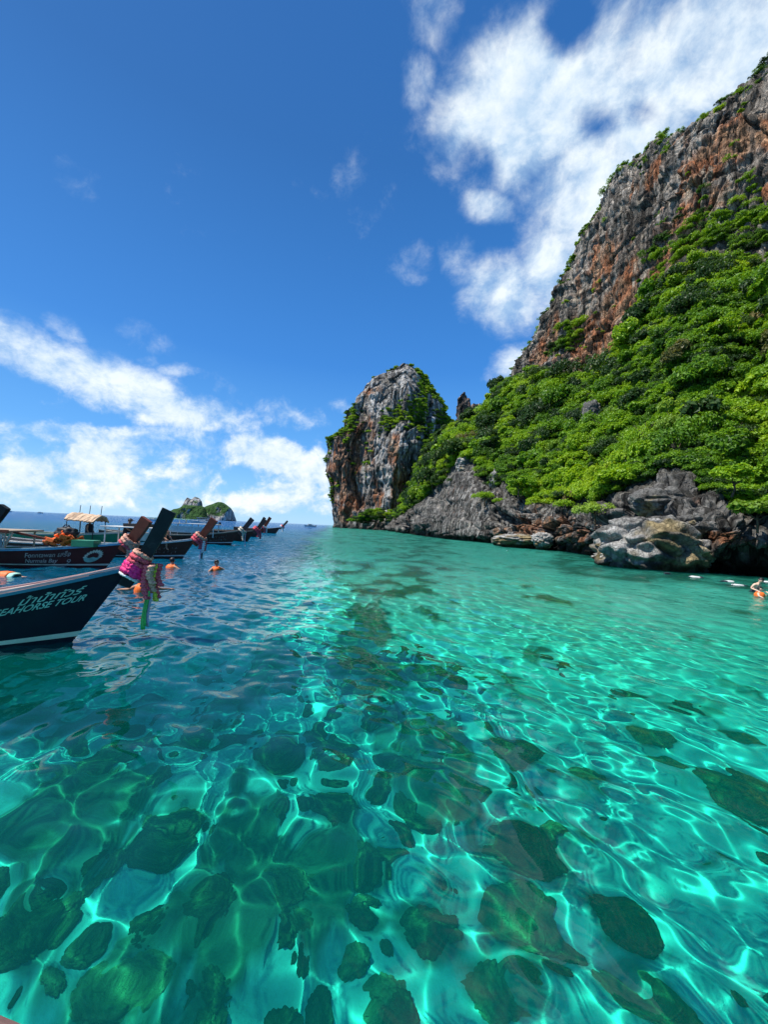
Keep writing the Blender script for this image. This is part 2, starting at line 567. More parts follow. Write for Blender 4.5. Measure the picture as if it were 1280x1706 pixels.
CTRL = [
    column(W3(20, 4, 2.4), W3(21.5, 4.5, 6), W3(33, 10, 20), W3(47, 16, 40), W3(60, 20, 58), W3(62, 21, 80), W3(66, 22, 108)),
    column(W3(23.5, 14, 2.4), W3(25, 14.8, 5), W3(36.5, 23, 17), W3(50, 32, 34), W3(65, 43, 58), W3(67.5, 45, 78), W3(72, 47, 104)),
    column((1285, 908, 24.5), (1285, 885, 25.5), (1285, 740, 36), (1285, 570, 50), (1283, 448, 65), (1281, 250, 69.5), (1282, 90, 74)),
    column((1215, 905, 26), (1215, 850, 28), (1215, 715, 39), (1215, 565, 54), (1215, 412, 72), (1215, 270, 75.5), (1220, 160, 79)),
    column((1150, 905, 29), (1150, 800, 32), (1155, 690, 43), (1150, 560, 58), (1142, 420, 77.5), (1150, 300, 81), (1154, 206, 85)),
    column((1080, 905, 33), (1080, 812, 36), (1075, 700, 52), (1072, 600, 70), (1086, 500, 87), (1085, 360, 91), (1087, 247, 95), 3.0),
    column((1000, 897, 40), (1000, 850, 43), (995, 745, 62), (1010, 665, 85), (1010, 606, 104), (1010, 450, 108), (1012, 322, 112)),
    column((930, 891, 53), (930, 845, 57), (930, 755, 75), (930, 680, 100), (930, 612, 121), (935, 530, 124), (942, 455, 128), 2.0),
    column((875, 889, 64), (870, 838, 69), (870, 755, 90), (870, 690, 118), (874, 622, 140), (877, 602, 142), (882, 578, 144), 2.0),
    column((820, 886, 74), (820, 815, 82), (820, 760, 105), (820, 705, 140), (826, 672, 165), (827, 668, 169), (828, 665, 174), 2.5),
    column((770, 884, 84), (772, 775, 100), (772, 745, 122), (775, 728, 150), (780, 714, 185), (780, 711, 190), (780, 710, 196), 3),
    column((735, 882, 98), (735, 812, 114), (742, 770, 140), (748, 735, 180), (755, 720, 220), (755, 718, 226), (755, 718, 232), 3.5),
    column((700, 880, 120), (697, 848, 140), (715, 810, 170), (730, 770, 215), (742, 728, 265), (742, 724, 272), (742, 724, 280), 4),
    column((672, 879.3, 178), (675, 862, 195), (690, 835, 220), (705, 790, 260), (715, 738, 300), (716, 735, 306), (717, 735, 312), 5),
    column((645, 878.8, 238), (652, 871, 255), (668, 860, 275), (685, 815, 310), (695, 765, 330), (697, 763, 335), (699, 763, 340), 5),
]
CT = np.array([[tuple(p) for p in c] for c in CTRL])            # columns x rows x 3


def catmull(P, t):
    """P (n,...) sampled at parameters t in [0, n-1]"""
    n = len(P)
    i = np.clip(np.floor(t).astype(int), 0, n - 2)
    f = (t - i).reshape(-1, *([1] * (P.ndim - 1)))
    p0 = np.where((i > 0).reshape(f.shape), P[np.maximum(i - 1, 0)], 2 * P[i] - P[i + 1])
    p1, p2 = P[i], P[i + 1]
    p3 = np.where((i + 2 < n).reshape(f.shape), P[np.minimum(i + 2, n - 1)], 2 * P[i + 1] - P[i])
    m1, m2 = (p2 - p0) * 0.42, (p3 - p1) * 0.42
    f2, f3 = f * f, f * f * f
    return (2 * f3 - 3 * f2 + 1) * p1 + (f3 - 2 * f2 + f) * m1 + (-2 * f3 + 3 * f2) * p2 + (f3 - f2) * m2


cw = [40, 70, 70, 66, 70, 76, 80, 66, 56, 56, 48, 44, 40, 34]
tu = np.concatenate([np.linspace(i, i + 1, n, endpoint=False) for i, n in enumerate(cw)] + [[len(cw)]])
rw = [8, 20, 64, 34, 30, 30, 70, 74, 14, 8]
tv = np.concatenate([np.linspace(i, i + 1, n, endpoint=False) for i, n in enumerate(rw)] + [[len(rw)]])
G = catmull(CT, tu)                                              # nu x rows x 3
G = catmull(np.swapaxes(G, 0, 1), tv)                            # nv x nu x 3
G = np.swapaxes(G, 0, 1)
NU, NV = len(tu), len(tv)
HEAD_U, HEAD_V = np.meshgrid(tu, tv, indexing='ij')
vv, uu = HEAD_V.ravel(), HEAD_U.ravel()


def grid_normals(g):
    du = np.gradient(g, axis=0)
    dv = np.gradient(g, axis=1)
    n = np.cross(dv, du)
    return n / (np.linalg.norm(n, axis=2, keepdims=True) + 1e-9)


N = grid_normals(G)
# make sure the normals look towards the camera side
cen = G[NU // 3, NV // 2]
if np.dot(N[NU // 3, NV // 2], np.array([0, 0, CAM_H]) - cen) < 0:
    N = -N
    FLIP = True
else:
    FLIP = False
pts = G.reshape(-1, 3)
nrm = N.reshape(-1, 3)
k_rock = sstep(vv, 0.6, 1.4) * (1 - sstep(vv, 2.9, 3.5))          # shore rock
k_veg = sstep(vv, 2.9, 3.5) * (1 - sstep(vv, 5.75, 6.15))
has_cliff = 1 - sstep(uu, 8.0, 9.2)
k_cliff = sstep(vv, 5.8, 6.15)
near = np.clip(np.linalg.norm(pts, axis=1) / 45.0, 0.75, 3.0)
# shore rock: slanting beds, big broken blocks, pitted surface
sl = np.stack([pts[:, 0] * 0.8 + pts[:, 2] * 0.35, pts[:, 1] * 0.6, pts[:, 2] * 1.25 - pts[:, 0] * 0.55], -1)
sw_ = sl + 0.5 * np.stack([fbm(sl * .3, 3), fbm(sl * .3 + 50, 3), fbm(sl * .3 + 90, 3)], -1)
w1, w2, wid = worley(sw_ * 0.34 / near[:, None])
fac1 = worley.facet
w1b, w2b, widb = worley(sw_ * 0.95 / near[:, None], 9)
fac2 = worley.facet
w1c, w2c, widc = worley(sw_ * 2.4 / near[:, None], 19)
fac3 = worley.facet
d_rock = (wid - 0.45) * 1.5 + fac1 * 1.7 + (widb - 0.5) * 0.5 + fac2 * .75 + fac3 * .28 - 0.7 * np.exp(-((w2 - w1) / 0.07) ** 2) - 0.25 * np.exp(-((w2b - w1b) / 0.09) ** 2)
d_rock += 0.30 * fbm(sl * 0.8 / near[:, None], 4)
slab = sstep(uu, 8.6, 9.3) * (1 - sstep(uu, 11.3, 12.2))
d_rock = d_rock * (1 - .62 * slab) * near
# cliff: vertical flutes, ledges, overhangs, hollows
pc = pts * np.array([1.0, 1.0, 0.34])
fl = ridged(pts * np.array([.13, .13, .018]) + 4.0, 3)
fl3 = ridged(pts * np.array([.50, .50, .030]) + 14.0, 3)
led = fbm(np.stack([pts[:, 0] * 0.05, pts[:, 1] * 0.05, pts[:, 2] * 0.23], -1), 4)
pcw = pts + 2.2 * np.stack([fbm(pts * .07, 3), fbm(pts * .07 + 40, 3), np.zeros(len(pts))], -1)
cw1, cw2, cid = worley(pcw * np.array([0.115, 0.115, 0.034]))
cf1 = worley.facet
cw3, cw4, cid2 = worley(pcw * np.array([0.36, 0.36, 0.085]), 5)
cf2 = worley.facet
cw5, cw6, cid3 = worley(pcw * np.array([1.0, 1.0, 0.30]), 15)
cf3 = worley.facet
d_cl = 5.0 * (fl - 0.62) + 2.0 * (fl3 - .6) + 3.0 * led + 2.8 * (cid - 0.5) + 2.6 * cf1 + 0.9 * (cid2 - 0.5) + 1.1 * cf2 + .6 * cf3 - 1.8 * np.exp(-((cw2 - cw1) / 0.06) ** 2) - .6 * np.exp(-((cw4 - cw3) / 0.07) ** 2) + 0.5 * fbm(pts * np.array([.55, .55, .3]), 4)
zc = perlin(pcw * np.array([.20, .20, .026]) + 60)
zc2 = perlin(pcw * np.array([.06, .06, .13]) + 90)
d_cl += -2.4 * np.exp(-(zc / .05) ** 2) - .9 * np.exp(-(zc2 / .04) ** 2) - .7 * np.exp(-((cw6 - cw5) / .08) ** 2)
d_veg = 1.5 * fbm(pts * 0.09, 4)
disp = k_rock * d_rock * 0.62 + k_veg * d_veg * np.clip(near, .75, 1.8) + k_cliff * has_cliff * d_cl * 0.40 + k_cliff * (1 - has_cliff) * d_veg
disp *= 1 - sstep(vv, 9.2, 10)
sheer = k_cliff * has_cliff
dirn = nrm.copy()
dirn[:, 2] *= (1 - 0.75 * sheer)
pts2 = pts + dirn * disp[:, None]
# ragged crest
crest = sstep(vv, 7.2, 8.0) * (1 - sstep(vv, 8.2, 9.5)) * has_cliff
pts2[:, 2] += crest * (2.6 * ridged(pts * 0.22 + 2, 4) - 1.6 + 1.8 * (cid - 0.5))
HEAD = pts2.reshape(NU, NV, 3)
HEAD_N = grid_normals(HEAD) * (-1 if FLIP else 1)
hn = HEAD_N.reshape(-1, 3)


def limestone(p, nz_, warm_spots, seed=0.0, dark=1.0):
    """albedo of weathered karst limestone: grey and black streaks, pale scars and iron-stained ochre"""
    s = p + seed
    grey = 0.235 + 0.14 * fbm(s * np.array([.12, .12, .06]), 4) + 0.05 * fbm(s * 1.1, 3)
    streak = fbm(s * np.array([0.62, 0.62, 0.035]) + 7, 4)
    grey = grey * (1 - 0.72 * sstep(streak, 0.02, 0.36)) * dark
    col = grey[:, None] * np.array([1.05, 1.0, 0.92])
    blk = fbm(s * np.array([.06, .06, .03]) + 2, 5)
    wm_ = np.zeros(len(p))
    for (c, r, wt) in warm_spots:
        dd = (p - np.array(c)) / np.array(r)
        wm_ = np.maximum(wm_, wt * np.exp(-(dd ** 2).sum(1)))
    wm_ = sstep(wm_ + 0.55 * fbm(s * np.array([.24, .24, .035]) + 11, 5) + 0.15 * blk, 0.27, 0.60)
    wm_ *= 1 - 0.75 * sstep(streak, 0.10, 0.40)
    hue = sstep(fbm(s * 0.21 + 31, 4), -0.35, 0.45)[:, None]
    ochre = np.array([0.40, 0.17, 0.085]) * (1 - hue) + np.array([0.44, 0.28, 0.18]) * hue
    ochre = ochre * (0.78 + 0.5 * fbm(s * 1.3, 4))[:, None]
    col = col * (1 - wm_[:, None]) + ochre * wm_[:, None]
    scar = sstep(fbm(s * np.array([.35, .35, .16]) + 3, 4), 0.38, 0.62)[:, None] * 0.7
    col = col * (1 - scar) + np.array([0.38, 0.34, 0.28]) * scar
    return np.clip(col, 0.012, 0.6)


def spot(px, py, Y, rpx, rpy, w=1.0):
    c = at(px, py, Y)
    k = Y / 640.0
    return (tuple(c), (rpx * k, max(rpx * k, 10.0), rpy * k), w)


warm = [spot(1205, 250, 76, 60, 60, 1.1), spot(1165, 345, 78, 50, 40, 1.05), spot(1105, 290, 92, 28, 30, .8), spot(1115, 430, 84, 26, 40, 1.1), spot(1045, 510, 100, 40, 60, 1.0),
        spot(1060, 470, 98, 22, 40, .9), spot(980, 560, 112, 60, 50, .95), spot(910, 590, 132, 46, 40, .95), spot(1000, 440, 110, 18, 50, .8), spot(1270, 320, 70, 30, 40, .7)]
c_cliff = limestone(pts2, hn, warm, 0.0, 1.12) * np.array([1.08, 1.0, .92])
# shore rock: pale grey tops, ochre in the broken cave mouths, black wet notch
c_shore = limestone(pts2 * 2.2, hn, [((s_[0][0] * 2.2, s_[0][1] * 2.2, s_[0][2] * 2.2), tuple(2.2 * q for q in s_[1]), s_[2]) for s_ in
                    (spot(890, 880, 60, 45, 22, .9), spot(925, 890, 52, 22, 18, .8), spot(1175, 895, 28, 30, 12, .8), spot(830, 890, 72, 30, 14, .5))], 13.0)
c_shore = c_shore * .80
wet = 1 - sstep(pts2[:, 2] + 0.5 * fbm(pts2 * 0.6, 3), 0.5, 1.7)
c_shore = c_shore * (1 - 0.86 * wet[:, None])
soil = np.array([0.022, 0.032, 0.010]) * (1 + 0.6 * fbm(pts2 * 0.3, 4))[:, None]
bare = sstep(fbm(pts2 * 0.075 + 40, 4) + 0.25 * (pts2[:, 0] < 30), 0.62, 0.80)
mv = (k_veg * (1 - bare * 0.8))[:, None]
mc = k_cliff[:, None]
alb = c_shore * (1 - mc) + c_cliff * mc
green_back = (k_cliff * (1 - has_cliff))[:, None]
alb = alb * (1 - mv) + soil * mv
alb = alb * (1 - green_back) + soil * green_back


def rock_mat(name, fine, bump_d, bump_s=0.9, rough=0.92, tall=1.0):
    m, T = new_mat(name)
    g = T.vmath('MULTIPLY', T.n('ShaderNodeNewGeometry').outputs['Position'], (1, 1, tall))
    a = T.n('ShaderNodeAttribute', attribute_name='tone').outputs['Color']
    n1 = T.noise(g, fine, 8, 0.68)
    vor = T.n('ShaderNodeTexVoronoi', feature='DISTANCE_TO_EDGE', ins={'Scale': fine * 0.8})
    T.link(T.vmath('ADD', T.vmath('MULTIPLY', g, (1, 1, 0.6)), T.vmath('SCALE', T.noise(g, fine * .7, 4, .6, out=1), scale=0.8 / fine)), vor.inputs['Vector'])
    crack = T.smooth(vor.outputs[0], 0.0, 0.09)
    k = T.math('MULTIPLY', T.lin(n1, 0.3, 0.7, 0.62, 1.4), T.math('MULTIPLY_ADD', crack, 0.25, 0.75))
    if tall < 1:
        # rain streaks down the sheer faces
        pos = T.n('ShaderNodeNewGeometry').outputs['Position']
        s1 = T.noise(T.vmath('MULTIPLY', pos, (fine, fine, fine * .035)), 0.9, 5, .6)
        s2 = T.noise(T.vmath('MULTIPLY', pos, (fine, fine, fine * .05)), 2.6, 4, .6)
        k = T.math('MULTIPLY', k, T.math('MULTIPLY', T.smooth(s1, .38, .60, .42, 1.22), T.lin(s2, .3, .7, .75, 1.22)))
    c = T.vmath('SCALE', a, scale=k)
    h = T.math('ADD', T.noise(g, fine * 1.5, 8, 0.7), T.math('MULTIPLY', crack, 0.35))
    b = T.n('ShaderNodeBump', ins={'Height': h, 'Strength': bump_s, 'Distance': bump_d})
    p = T.n('ShaderNodeBsdfPrincipled', ins={'Base Color': c, 'Roughness': rough, 'Normal': b.outputs[0]})
    p.inputs['Specular IOR Level'].default_value = 0.15
    T.n('ShaderNodeOutputMaterial', ins={'Surface': p.outputs[0]})
    return m


M_CLIFF = rock_mat('limestone_rock', 1.1, 0.8, 1.0, tall=.6)
gf = grid_faces(NU, NV)
headland = mesh_np('rocky_hillside', pts2, gf if FLIP else gf[:, ::-1], M_CLIFF, attrs={'tone': alb}, smooth=True)
tag(headland, 'steep limestone hillside rising from the water with a bare cliff above', kind='structure')

# ------------------------------------------------------------------ far promontory
FY = 345.0
PROF = [(886, 560, 700), (878, 562, 705), (866, 560, 715), (853, 555, 722), (824, 552.5, 735), (787, 545, 745), (749, 544.5, 762), (738, 546, 765), (727, 562, 765), (716, 570, 764), (705, 571.5, 762), (691, 574, 756),
        (676, 588, 748), (660, 599, 738), (643, 608, 724), (627, 627, 712), (617, 655, 700), (609, 668, 688), (605, 674.5, 678)]
lv = np.array([[at(640, p, FY).z, at(l, p, FY).x, at(r, p, FY).x] for p, l, r in PROF])
NZ, NP = 230, 420
tz = np.linspace(0, 1, NZ) ** 0.9
zz = lv[0, 0] + (lv[-1, 0] - lv[0, 0]) * tz
xl = np.interp(zz, lv[:, 0], lv[:, 1])
xr = np.interp(zz, lv[:, 0], lv[:, 2])
fx = at(684, 760, FY).x                                            # the corner that comes nearest
plan = [(-1.0, 0.10), (-0.80, -0.34), (-0.42, -0.50), (0.10, -0.86), (0.34, -0.72), (0.72, -0.18), (1.0, 0.30), (0.8, 0.8), (0.1, 1.05), (-0.6, 0.8), (-0.92, 0.45)]
pl = np.array(plan + [plan[0]])
seg = np.concatenate([[0], np.cumsum(np.linalg.norm(np.diff(pl, axis=0), axis=1))])
vis = np.interp(np.linspace(0, 1, NP, endpoint=False), [0, 0.72, 1], [0, seg[6], seg[-1]])
qx, qy = np.interp(vis, seg, pl[:, 0]), np.interp(vis, seg, pl[:, 1])
for _ in range(6):
    qx = (np.roll(qx, 1) + 2 * qx + np.roll(qx, -1)) / 4
    qy = (np.roll(qy, 1) + 2 * qy + np.roll(qy, -1)) / 4
qx = (qx - qx.min()) / (qx.max() - qx.min()) * 2 - 1
cx, hw = (xl + xr) / 2, (xr - xl) / 2
dep = np.interp(tz, [0, 0.35, 0.8, 1], [62, 60, 40, 3])
PX = cx[None, :] + qx[:, None] * hw[None, :]
PY = FY + qy[:, None] * dep[None, :]
PZ = np.repeat(zz[None, :], NP, 0)
FR = np.stack([PX, PY, PZ], -1)
pf = FR.reshape(-1, 3)
nf = np.stack([np.repeat(np.gradient(qy)[:, None], NZ, 1), -np.repeat(np.gradient(qx)[:, None], NZ, 1), np.zeros((NP, NZ))], -1).reshape(-1, 3)
nf /= np.linalg.norm(nf, axis=1)[:, None] + 1e-9
if np.dot(nf[np.argmin(pf[:, 1])], [0, -1, 0]) < 0:
    nf = -nf
fl2 = ridged(pf * np.array([.055, .055, .014]) + 9, 4)
pfw = pf + 7 * np.stack([fbm(pf * .022, 3), fbm(pf * .022 + 40, 3), np.zeros(len(pf))], -1)
g1, g2, gid = worley(pfw * np.array([.040, .040, .011]), 4)
gf1 = worley.facet
g3, g4, gid2 = worley(pfw * np.array([.12, .12, .028]), 8)
gf2 = worley.facet
led2 = fbm(pf * np.array([.02, .02, .075]) + 5, 4)
d2 = 9 * (fl2 - .62) + 6 * (gid - .5) + 7 * gf1 + 2.4 * (gid2 - .5) + 3.4 * gf2 + 3.2 * led2 - 4.0 * np.exp(-((g2 - g1) / .06) ** 2) - 1.5 * np.exp(-((g4 - g3) / .07) ** 2) + 1.6 * fbm(pf * .2, 5)
# undercut hollow with hanging stalactites on the lower left face
hx, hz = at(592, 800, 330).x, at(592, 812, 330).z
hol = np.exp(-((pf[:, 0] - hx) / 14) ** 2 - ((pf[:, 2] - hz) / 22) ** 2)
tp = np.repeat(tz[None, :], NP, 0).ravel()
d2 = d2 * (0.72 - 0.3 * sstep(tp, .7, 1)) - 7.0 * hol
pf2 = pf + nf * d2[:, None] * np.array([0.62, 1, 1])
pf2[:, 2] += sstep(tp, 0.5, 1) * (3.2 * ridged(pf * .09, 4) - 2.2)
wf = [spot(588, 745, FY, 34, 46, 1.15), spot(570, 800, FY, 26, 50, 1.0), spot(612, 730, FY, 22, 26, .9), spot(664, 820, 310, 16, 50, 1.1), spot(652, 770, 315, 10, 40, .8), spot(575, 858, FY, 14, 16, 1.0),
      spot(622, 660, FY, 18, 12, .8), spot(596, 838, 330, 20, 16, .9), spot(640, 830, 315, 22, 22, .6)]
wf = [(c, (r[0], 60.0, r[2]), w) for c, r, w in wf]
wf4 = [(tuple(q * .42 for q in c), tuple(q * .42 for q in r), w) for c, r, w in wf]
tone_f = limestone(pf2 * .42, nf, wf4, 3.0, 1.4)
NFG = grid_normals(pf2.reshape(NP, NZ, 3)).reshape(-1, 3)
up_f = np.abs(NFG[:, 2])
vegf = fbm(pf2 * np.array([.035, .035, .02]) + 21, 5)
right_face = sstep(pf2[:, 0] - fx, -4, 10)
p_veg_f = sstep(vegf + 0.62 * right_face + 0.9 * (up_f - .32) + .25 * sstep(tp, .25, .7) - .12 - .40 * sstep(tp, .62, .85) * (1 - right_face), 0.22, 0.42)
tone_f = tone_f * (1 - .55 * p_veg_f[:, None]) + np.array([.03, .045, .014]) * (.55 * p_veg_f[:, None])
wetf = (1 - sstep(pf2[:, 2] + 2 * fbm(pf2 * .1, 2), 1.5, 5))[:, None]
tone_f = tone_f * (1 - .7 * wetf)
M_FAR = rock_mat('promontory_limestone', 0.36, 2.2, 1.0, tall=.45)
ff = grid_faces(NP, NZ, wrap_u=True)
promontory = mesh_np('rock_promontory', pf2, ff, M_FAR, attrs={'tone': tone_f})
tag(promontory, 'tall grey and orange limestone promontory at the end of the headland', kind='structure')

# thin pinnacle standing in the gap behind the ridge
def spire(name, prof, Y, depth_m, label):
    n_z, n_p = 90, 90
    q = np.array([[at(640, p, Y).z, at(l, p, Y).x, at(r, p, Y).x] for p, l, r in prof])
    z_ = np.linspace(q[0, 0], q[-1, 0], n_z)
    a = np.linspace(0, 2 * np.pi, n_p, endpoint=False)
    l_, r_ = np.interp(z_, q[:, 0], q[:, 1]), np.interp(z_, q[:, 0], q[:, 2])
    ca, sa = np.sign(np.cos(a)) * np.abs(np.cos(a)) ** .7, np.sign(np.sin(a)) * np.abs(np.sin(a)) ** .7
    X_ = (l_ + r_)[None, :] / 2 + ca[:, None] * (r_ - l_)[None, :] / 2
    Y_ = Y + sa[:, None] * np.interp(z_, [z_[0], z_[-1]], [depth_m, depth_m * .3])[None, :]
    P_ = np.stack([X_, Y_, np.repeat(z_[None, :], n_p, 0)], -1).reshape(-1, 3)
    nn = np.stack([np.repeat(ca[:, None], n_z, 1), np.repeat(sa[:, None], n_z, 1), np.zeros((n_p, n_z))], -1).reshape(-1, 3)
    d = 4 * (ridged(P_ * np.array([.12, .12, .03]), 4) - .6) + 1.6 * fbm(P_ * .3, 4)
    P_ = P_ + nn * d[:, None]
    P_[:, 2] += 2.5 * fbm(P_ * .15, 3)
    tn = limestone(P_ * .5, nn, [], 8.0, .9) * np.array([1.05, .92, .86])
    o = mesh_np(name, P_, grid_faces(n_p, n_z, True), M_FAR, attrs={'tone': tn})
    return tag(o, label, kind='structure')


spire('rock_pinnacle', [(740, 757, 790), (717, 760, 788), (700, 762, 786), (678, 764, 782), (664, 767, 779), (656, 770, 775), (653, 771.5, 773)], 262, 9, 'thin dark rock pinnacle in the gap behind the ridge')
spire('rock_pinnacle', [(740, 775, 812), (700, 778, 806), (684, 781, 803), (674, 785, 801), (668, 789, 799)], 268, 8, 'lower blunt pinnacle beside the thin one')
# ------------------------------------------------------------------ vegetation
def leaf_mat(name, stops, lo=(0.55, 0.62), trans=0.35):
    """leaves: hue drifts from plant to plant and over the slope"""
    m, T = new_mat(name)
    oi = T.n('ShaderNodeObjectInfo')
    loc = oi.outputs['Location']
    drift = T.noise(T.vmath('MULTIPLY', loc, (1, 1, 1.3)), 0.06, 3, 0.55)
    lf = T.n('ShaderNodeAttribute', attribute_name='leaf').outputs['Fac']
    v = T.math('ADD', T.math('MULTIPLY', T.math('SUBTRACT', drift, 0.5), 1.7), T.math('MULTIPLY', oi.outputs['Random'], 0.36))
    v = T.math('ADD', v, T.math('MULTIPLY_ADD', lf, 0.30, 0.27))
    c = T.ramp(v, stops)
    d = T.n('ShaderNodeBsdfPrincipled', ins={'Base Color': c, 'Roughness': 0.5})
    d.inputs['Specular IOR Level'].default_value = 0.28
    t = T.n('ShaderNodeBsdfTranslucent', ins={'Color': T.vmath('MULTIPLY', c, (1.5, 1.35, 0.6))})
    mx = T.n('ShaderNodeMixShader', ins={0: trans, 1: d.outputs[0], 2: t.outputs[0]})
    T.n('ShaderNodeOutputMaterial', ins={'Surface': mx.outputs[0]})
    return m


M_LEAF = leaf_mat('jungle_leaves', [(0.0, (0.020, 0.060, 0.008)), (0.25, (0.045, 0.125, 0.010)), (0.5, (0.125, 0.27, 0.010)), (0.75, (0.23, 0.39, 0.010)), (1.0, (0.32, 0.45, 0.018))])
M_DARK = leaf_mat('dark_leaves', [(0.0, (0.012, 0.032, 0.010)), (0.5, (0.026, 0.070, 0.016)), (1.0, (0.06, 0.12, 0.02))])
M_PALE = leaf_mat('pale_leaves', [(0.0, (0.06, 0.13, 0.012)), (0.5, (0.15, 0.27, 0.02)), (1.0, (0.27, 0.40, 0.05))])
M_DRY = leaf_mat('olive_brown_leaves', [(0.0, (0.05, 0.06, 0.018)), (0.5, (0.12, 0.13, 0.035)), (1.0, (0.22, 0.18, 0.06))])
M_BARK = plain('bark', (0.10, 0.075, 0.05), 0.9, 0.1, var=0.25, scale=3)


def leaf_cloud(seed, n_lobe, per_lobe, leaf, spread, flat=0.8, up=0.28, lobe_r=(0.30, 0.46), narrow=0.45, dome=0.1):
    """bent leaves laid over the outside of several lobes; unit radius crown, base at z = 0"""
    r = np.random.default_rng(seed)
    V, F, A = [], [], []
    k = 0
    for i in range(n_lobe):
        u = r.random()
        th = r.random() * 2 * np.pi
        rad = spread * np.sqrt(u) * (1 - lobe_r[0] * 0.5)
        cz = dome + flat * (0.30 + 0.62 * np.sqrt(max(0, 1 - (rad / 1.05) ** 2)) * (0.55 + 0.45 * r.random()))
        c = np.array([rad * np.cos(th), rad * np.sin(th), cz])
        lr = r.uniform(*lobe_r)
        for j in range(per_lobe):
            d = r.normal(size=3)
            d /= np.linalg.norm(d)
            if d[2] < -0.35:
                d[2] *= -0.6
            p = c + d * lr * np.array([1, 1, 1.0]) * r.uniform(.72, 1.08)
            nn = d * (1 - up) + np.array([0, 0, up]) + r.normal(size=3) * .34
            nn /= np.linalg.norm(nn)
            t = np.cross(nn, r.normal(size=3))
            t /= np.linalg.norm(t) + 1e-9
            b = np.cross(nn, t)
            L = leaf * r.uniform(.7, 1.4)
            w = L * narrow * r.uniform(.8, 1.2)
            sag = nn * L * .22
            V += [p - t * L * .5 - sag, p - b * w * .5, p + t * L * .5 - sag * 1.4, p + b * w * .5]
            F.append((k, k + 1, k + 2, k + 3))
            A += [r.random()] * 4
            k += 4
    return np.array(V), np.array(F), np.array(A)


def trunk_np(seed, h, r0, limbs=5):
    """tapered leaning trunk with limbs"""
    r = np.random.default_rng(seed)
    V, F = [], []

    def tube(p0, p1, a, b, n=6):
        k = len(V)
        ax = (p1 - p0) / np.linalg.norm(p1 - p0)
        t = np.cross(ax, [0.3, 0.9, 0.2])
        t /= np.linalg.norm(t)
        s = np.cross(ax, t)
        for q, rr in ((p0, a), ((p0 + p1) / 2 + r.normal(size=3) * a * .6, (a + b) / 2), (p1, b)):
            for i in range(n):
                V.append(q + (t * np.cos(2 * np.pi * i / n) + s * np.sin(2 * np.pi * i / n)) * rr)
        for j in range(2):
            for i in range(n):
                F.append((k + j * n + i, k + j * n + (i + 1) % n, k + (j + 1) * n + (i + 1) % n, k + (j + 1) * n + i))
    top = np.array([r.normal() * .08, r.normal() * .08, h])
    tube(np.array([0, 0, -.25]), top, r0, r0 * .55)
    for i in range(limbs):
        a = 2 * np.pi * (i + r.random() * .6) / limbs
        p0 = top * r.uniform(.55, 1)
        tube(p0, p0 + np.array([np.cos(a) * .5, np.sin(a) * .5, .38]) * r.uniform(.6, 1.1), r0 * .45, r0 * .15)
    return np.array(V), np.array(F)


VARS = [dict(n_lobe=13, per_lobe=105, leaf=.16, spread=1.0, flat=.85),
        dict(n_lobe=17, per_lobe=80, leaf=.13, spread=1.0, flat=.70, lobe_r=(.22, .38)),
        dict(n_lobe=10, per_lobe=120, leaf=.20, spread=.9, flat=1.05, narrow=.55),
        dict(n_lobe=20, per_lobe=70, leaf=.11, spread=1.1, flat=.55, lobe_r=(.18, .32)),
        dict(n_lobe=9, per_lobe=120, leaf=.24, spread=.8, flat=1.2, narrow=.5, lobe_r=(.28, .42)),
        dict(n_lobe=15, per_lobe=90, leaf=.14, spread=1.05, flat=.9, lobe_r=(.2, .42))]
CROWNS, TRUNKS = [], []
for i, kw in enumerate(VARS):
    V_, F_, A_ = leaf_cloud(100 + i, **kw)
    me = mesh_np('crown', V_, F_, M_LEAF, attrs={'leaf': A_}, smooth=False)
    CROWNS.append(me.data)
    bpy.data.objects.remove(me)
    V_, F_ = trunk_np(200 + i, .55, .055)
    me = mesh_np('trunk', V_, F_, M_BARK)
    TRUNKS.append(me.data)
    bpy.data.objects.remove(me)


def with_mat(me, m):
    c = me.copy()
    c.materials.clear()
    c.materials.append(m)
    return c


CROWN_DARK = [with_mat(m, M_DARK) for m in CROWNS]
CROWN_PALE = [with_mat(m, M_PALE) for m in CROWNS]
CROWN_DRY = [with_mat(m, M_DRY) for m in CROWNS]


def plant(name, p, s, var, rz, label, cat, group=None, set_='mid', squash=1.0, tilt=(0, 0)):
    """one tree or shrub: an empty with a crown and a trunk"""
    e = empty(name, p, rz)
    e.scale = (s, s, s * squash)
    e.rotation_euler = (tilt[0], tilt[1], rz)
    tag(e, label, cat, group)
    cr = bpy.data.objects.new('crown', {'mid': CROWNS, 'dark': CROWN_DARK, 'pale': CROWN_PALE, 'dry': CROWN_DRY}[set_][var])
    link(cr, e)
    tr = bpy.data.objects.new('trunk', TRUNKS[var])
    link(tr, e)
    return e


CAMP = np.array([0, 0, CAM_H])
MI = np.array(CAM_M.inverted())


def project(p):
    q = (MI[:3, :3] @ np.asarray(p, float).T + MI[:3, 3:4]).T
    z = -q[:, 2]
    ok = z > .1
    zz_ = np.where(ok, z, 1)
    return np.stack([640 + 640 * q[:, 0] / zz_, 853 - 640 * q[:, 1] / zz_], -1), np.where(ok, z, -1)


# candidate places on the vegetated slope
vmask = (k_veg > .35) | ((k_cliff > .5) & (has_cliff < .5) & (vv < 8.5))
vmask &= (bare < .55) & ((has_cliff < .5) | (vv < 5.72))
idx = np.nonzero(vmask & (uu > 0.6) & (uu < 13.9))[0]
ppx, pz = project(pts2[idx])
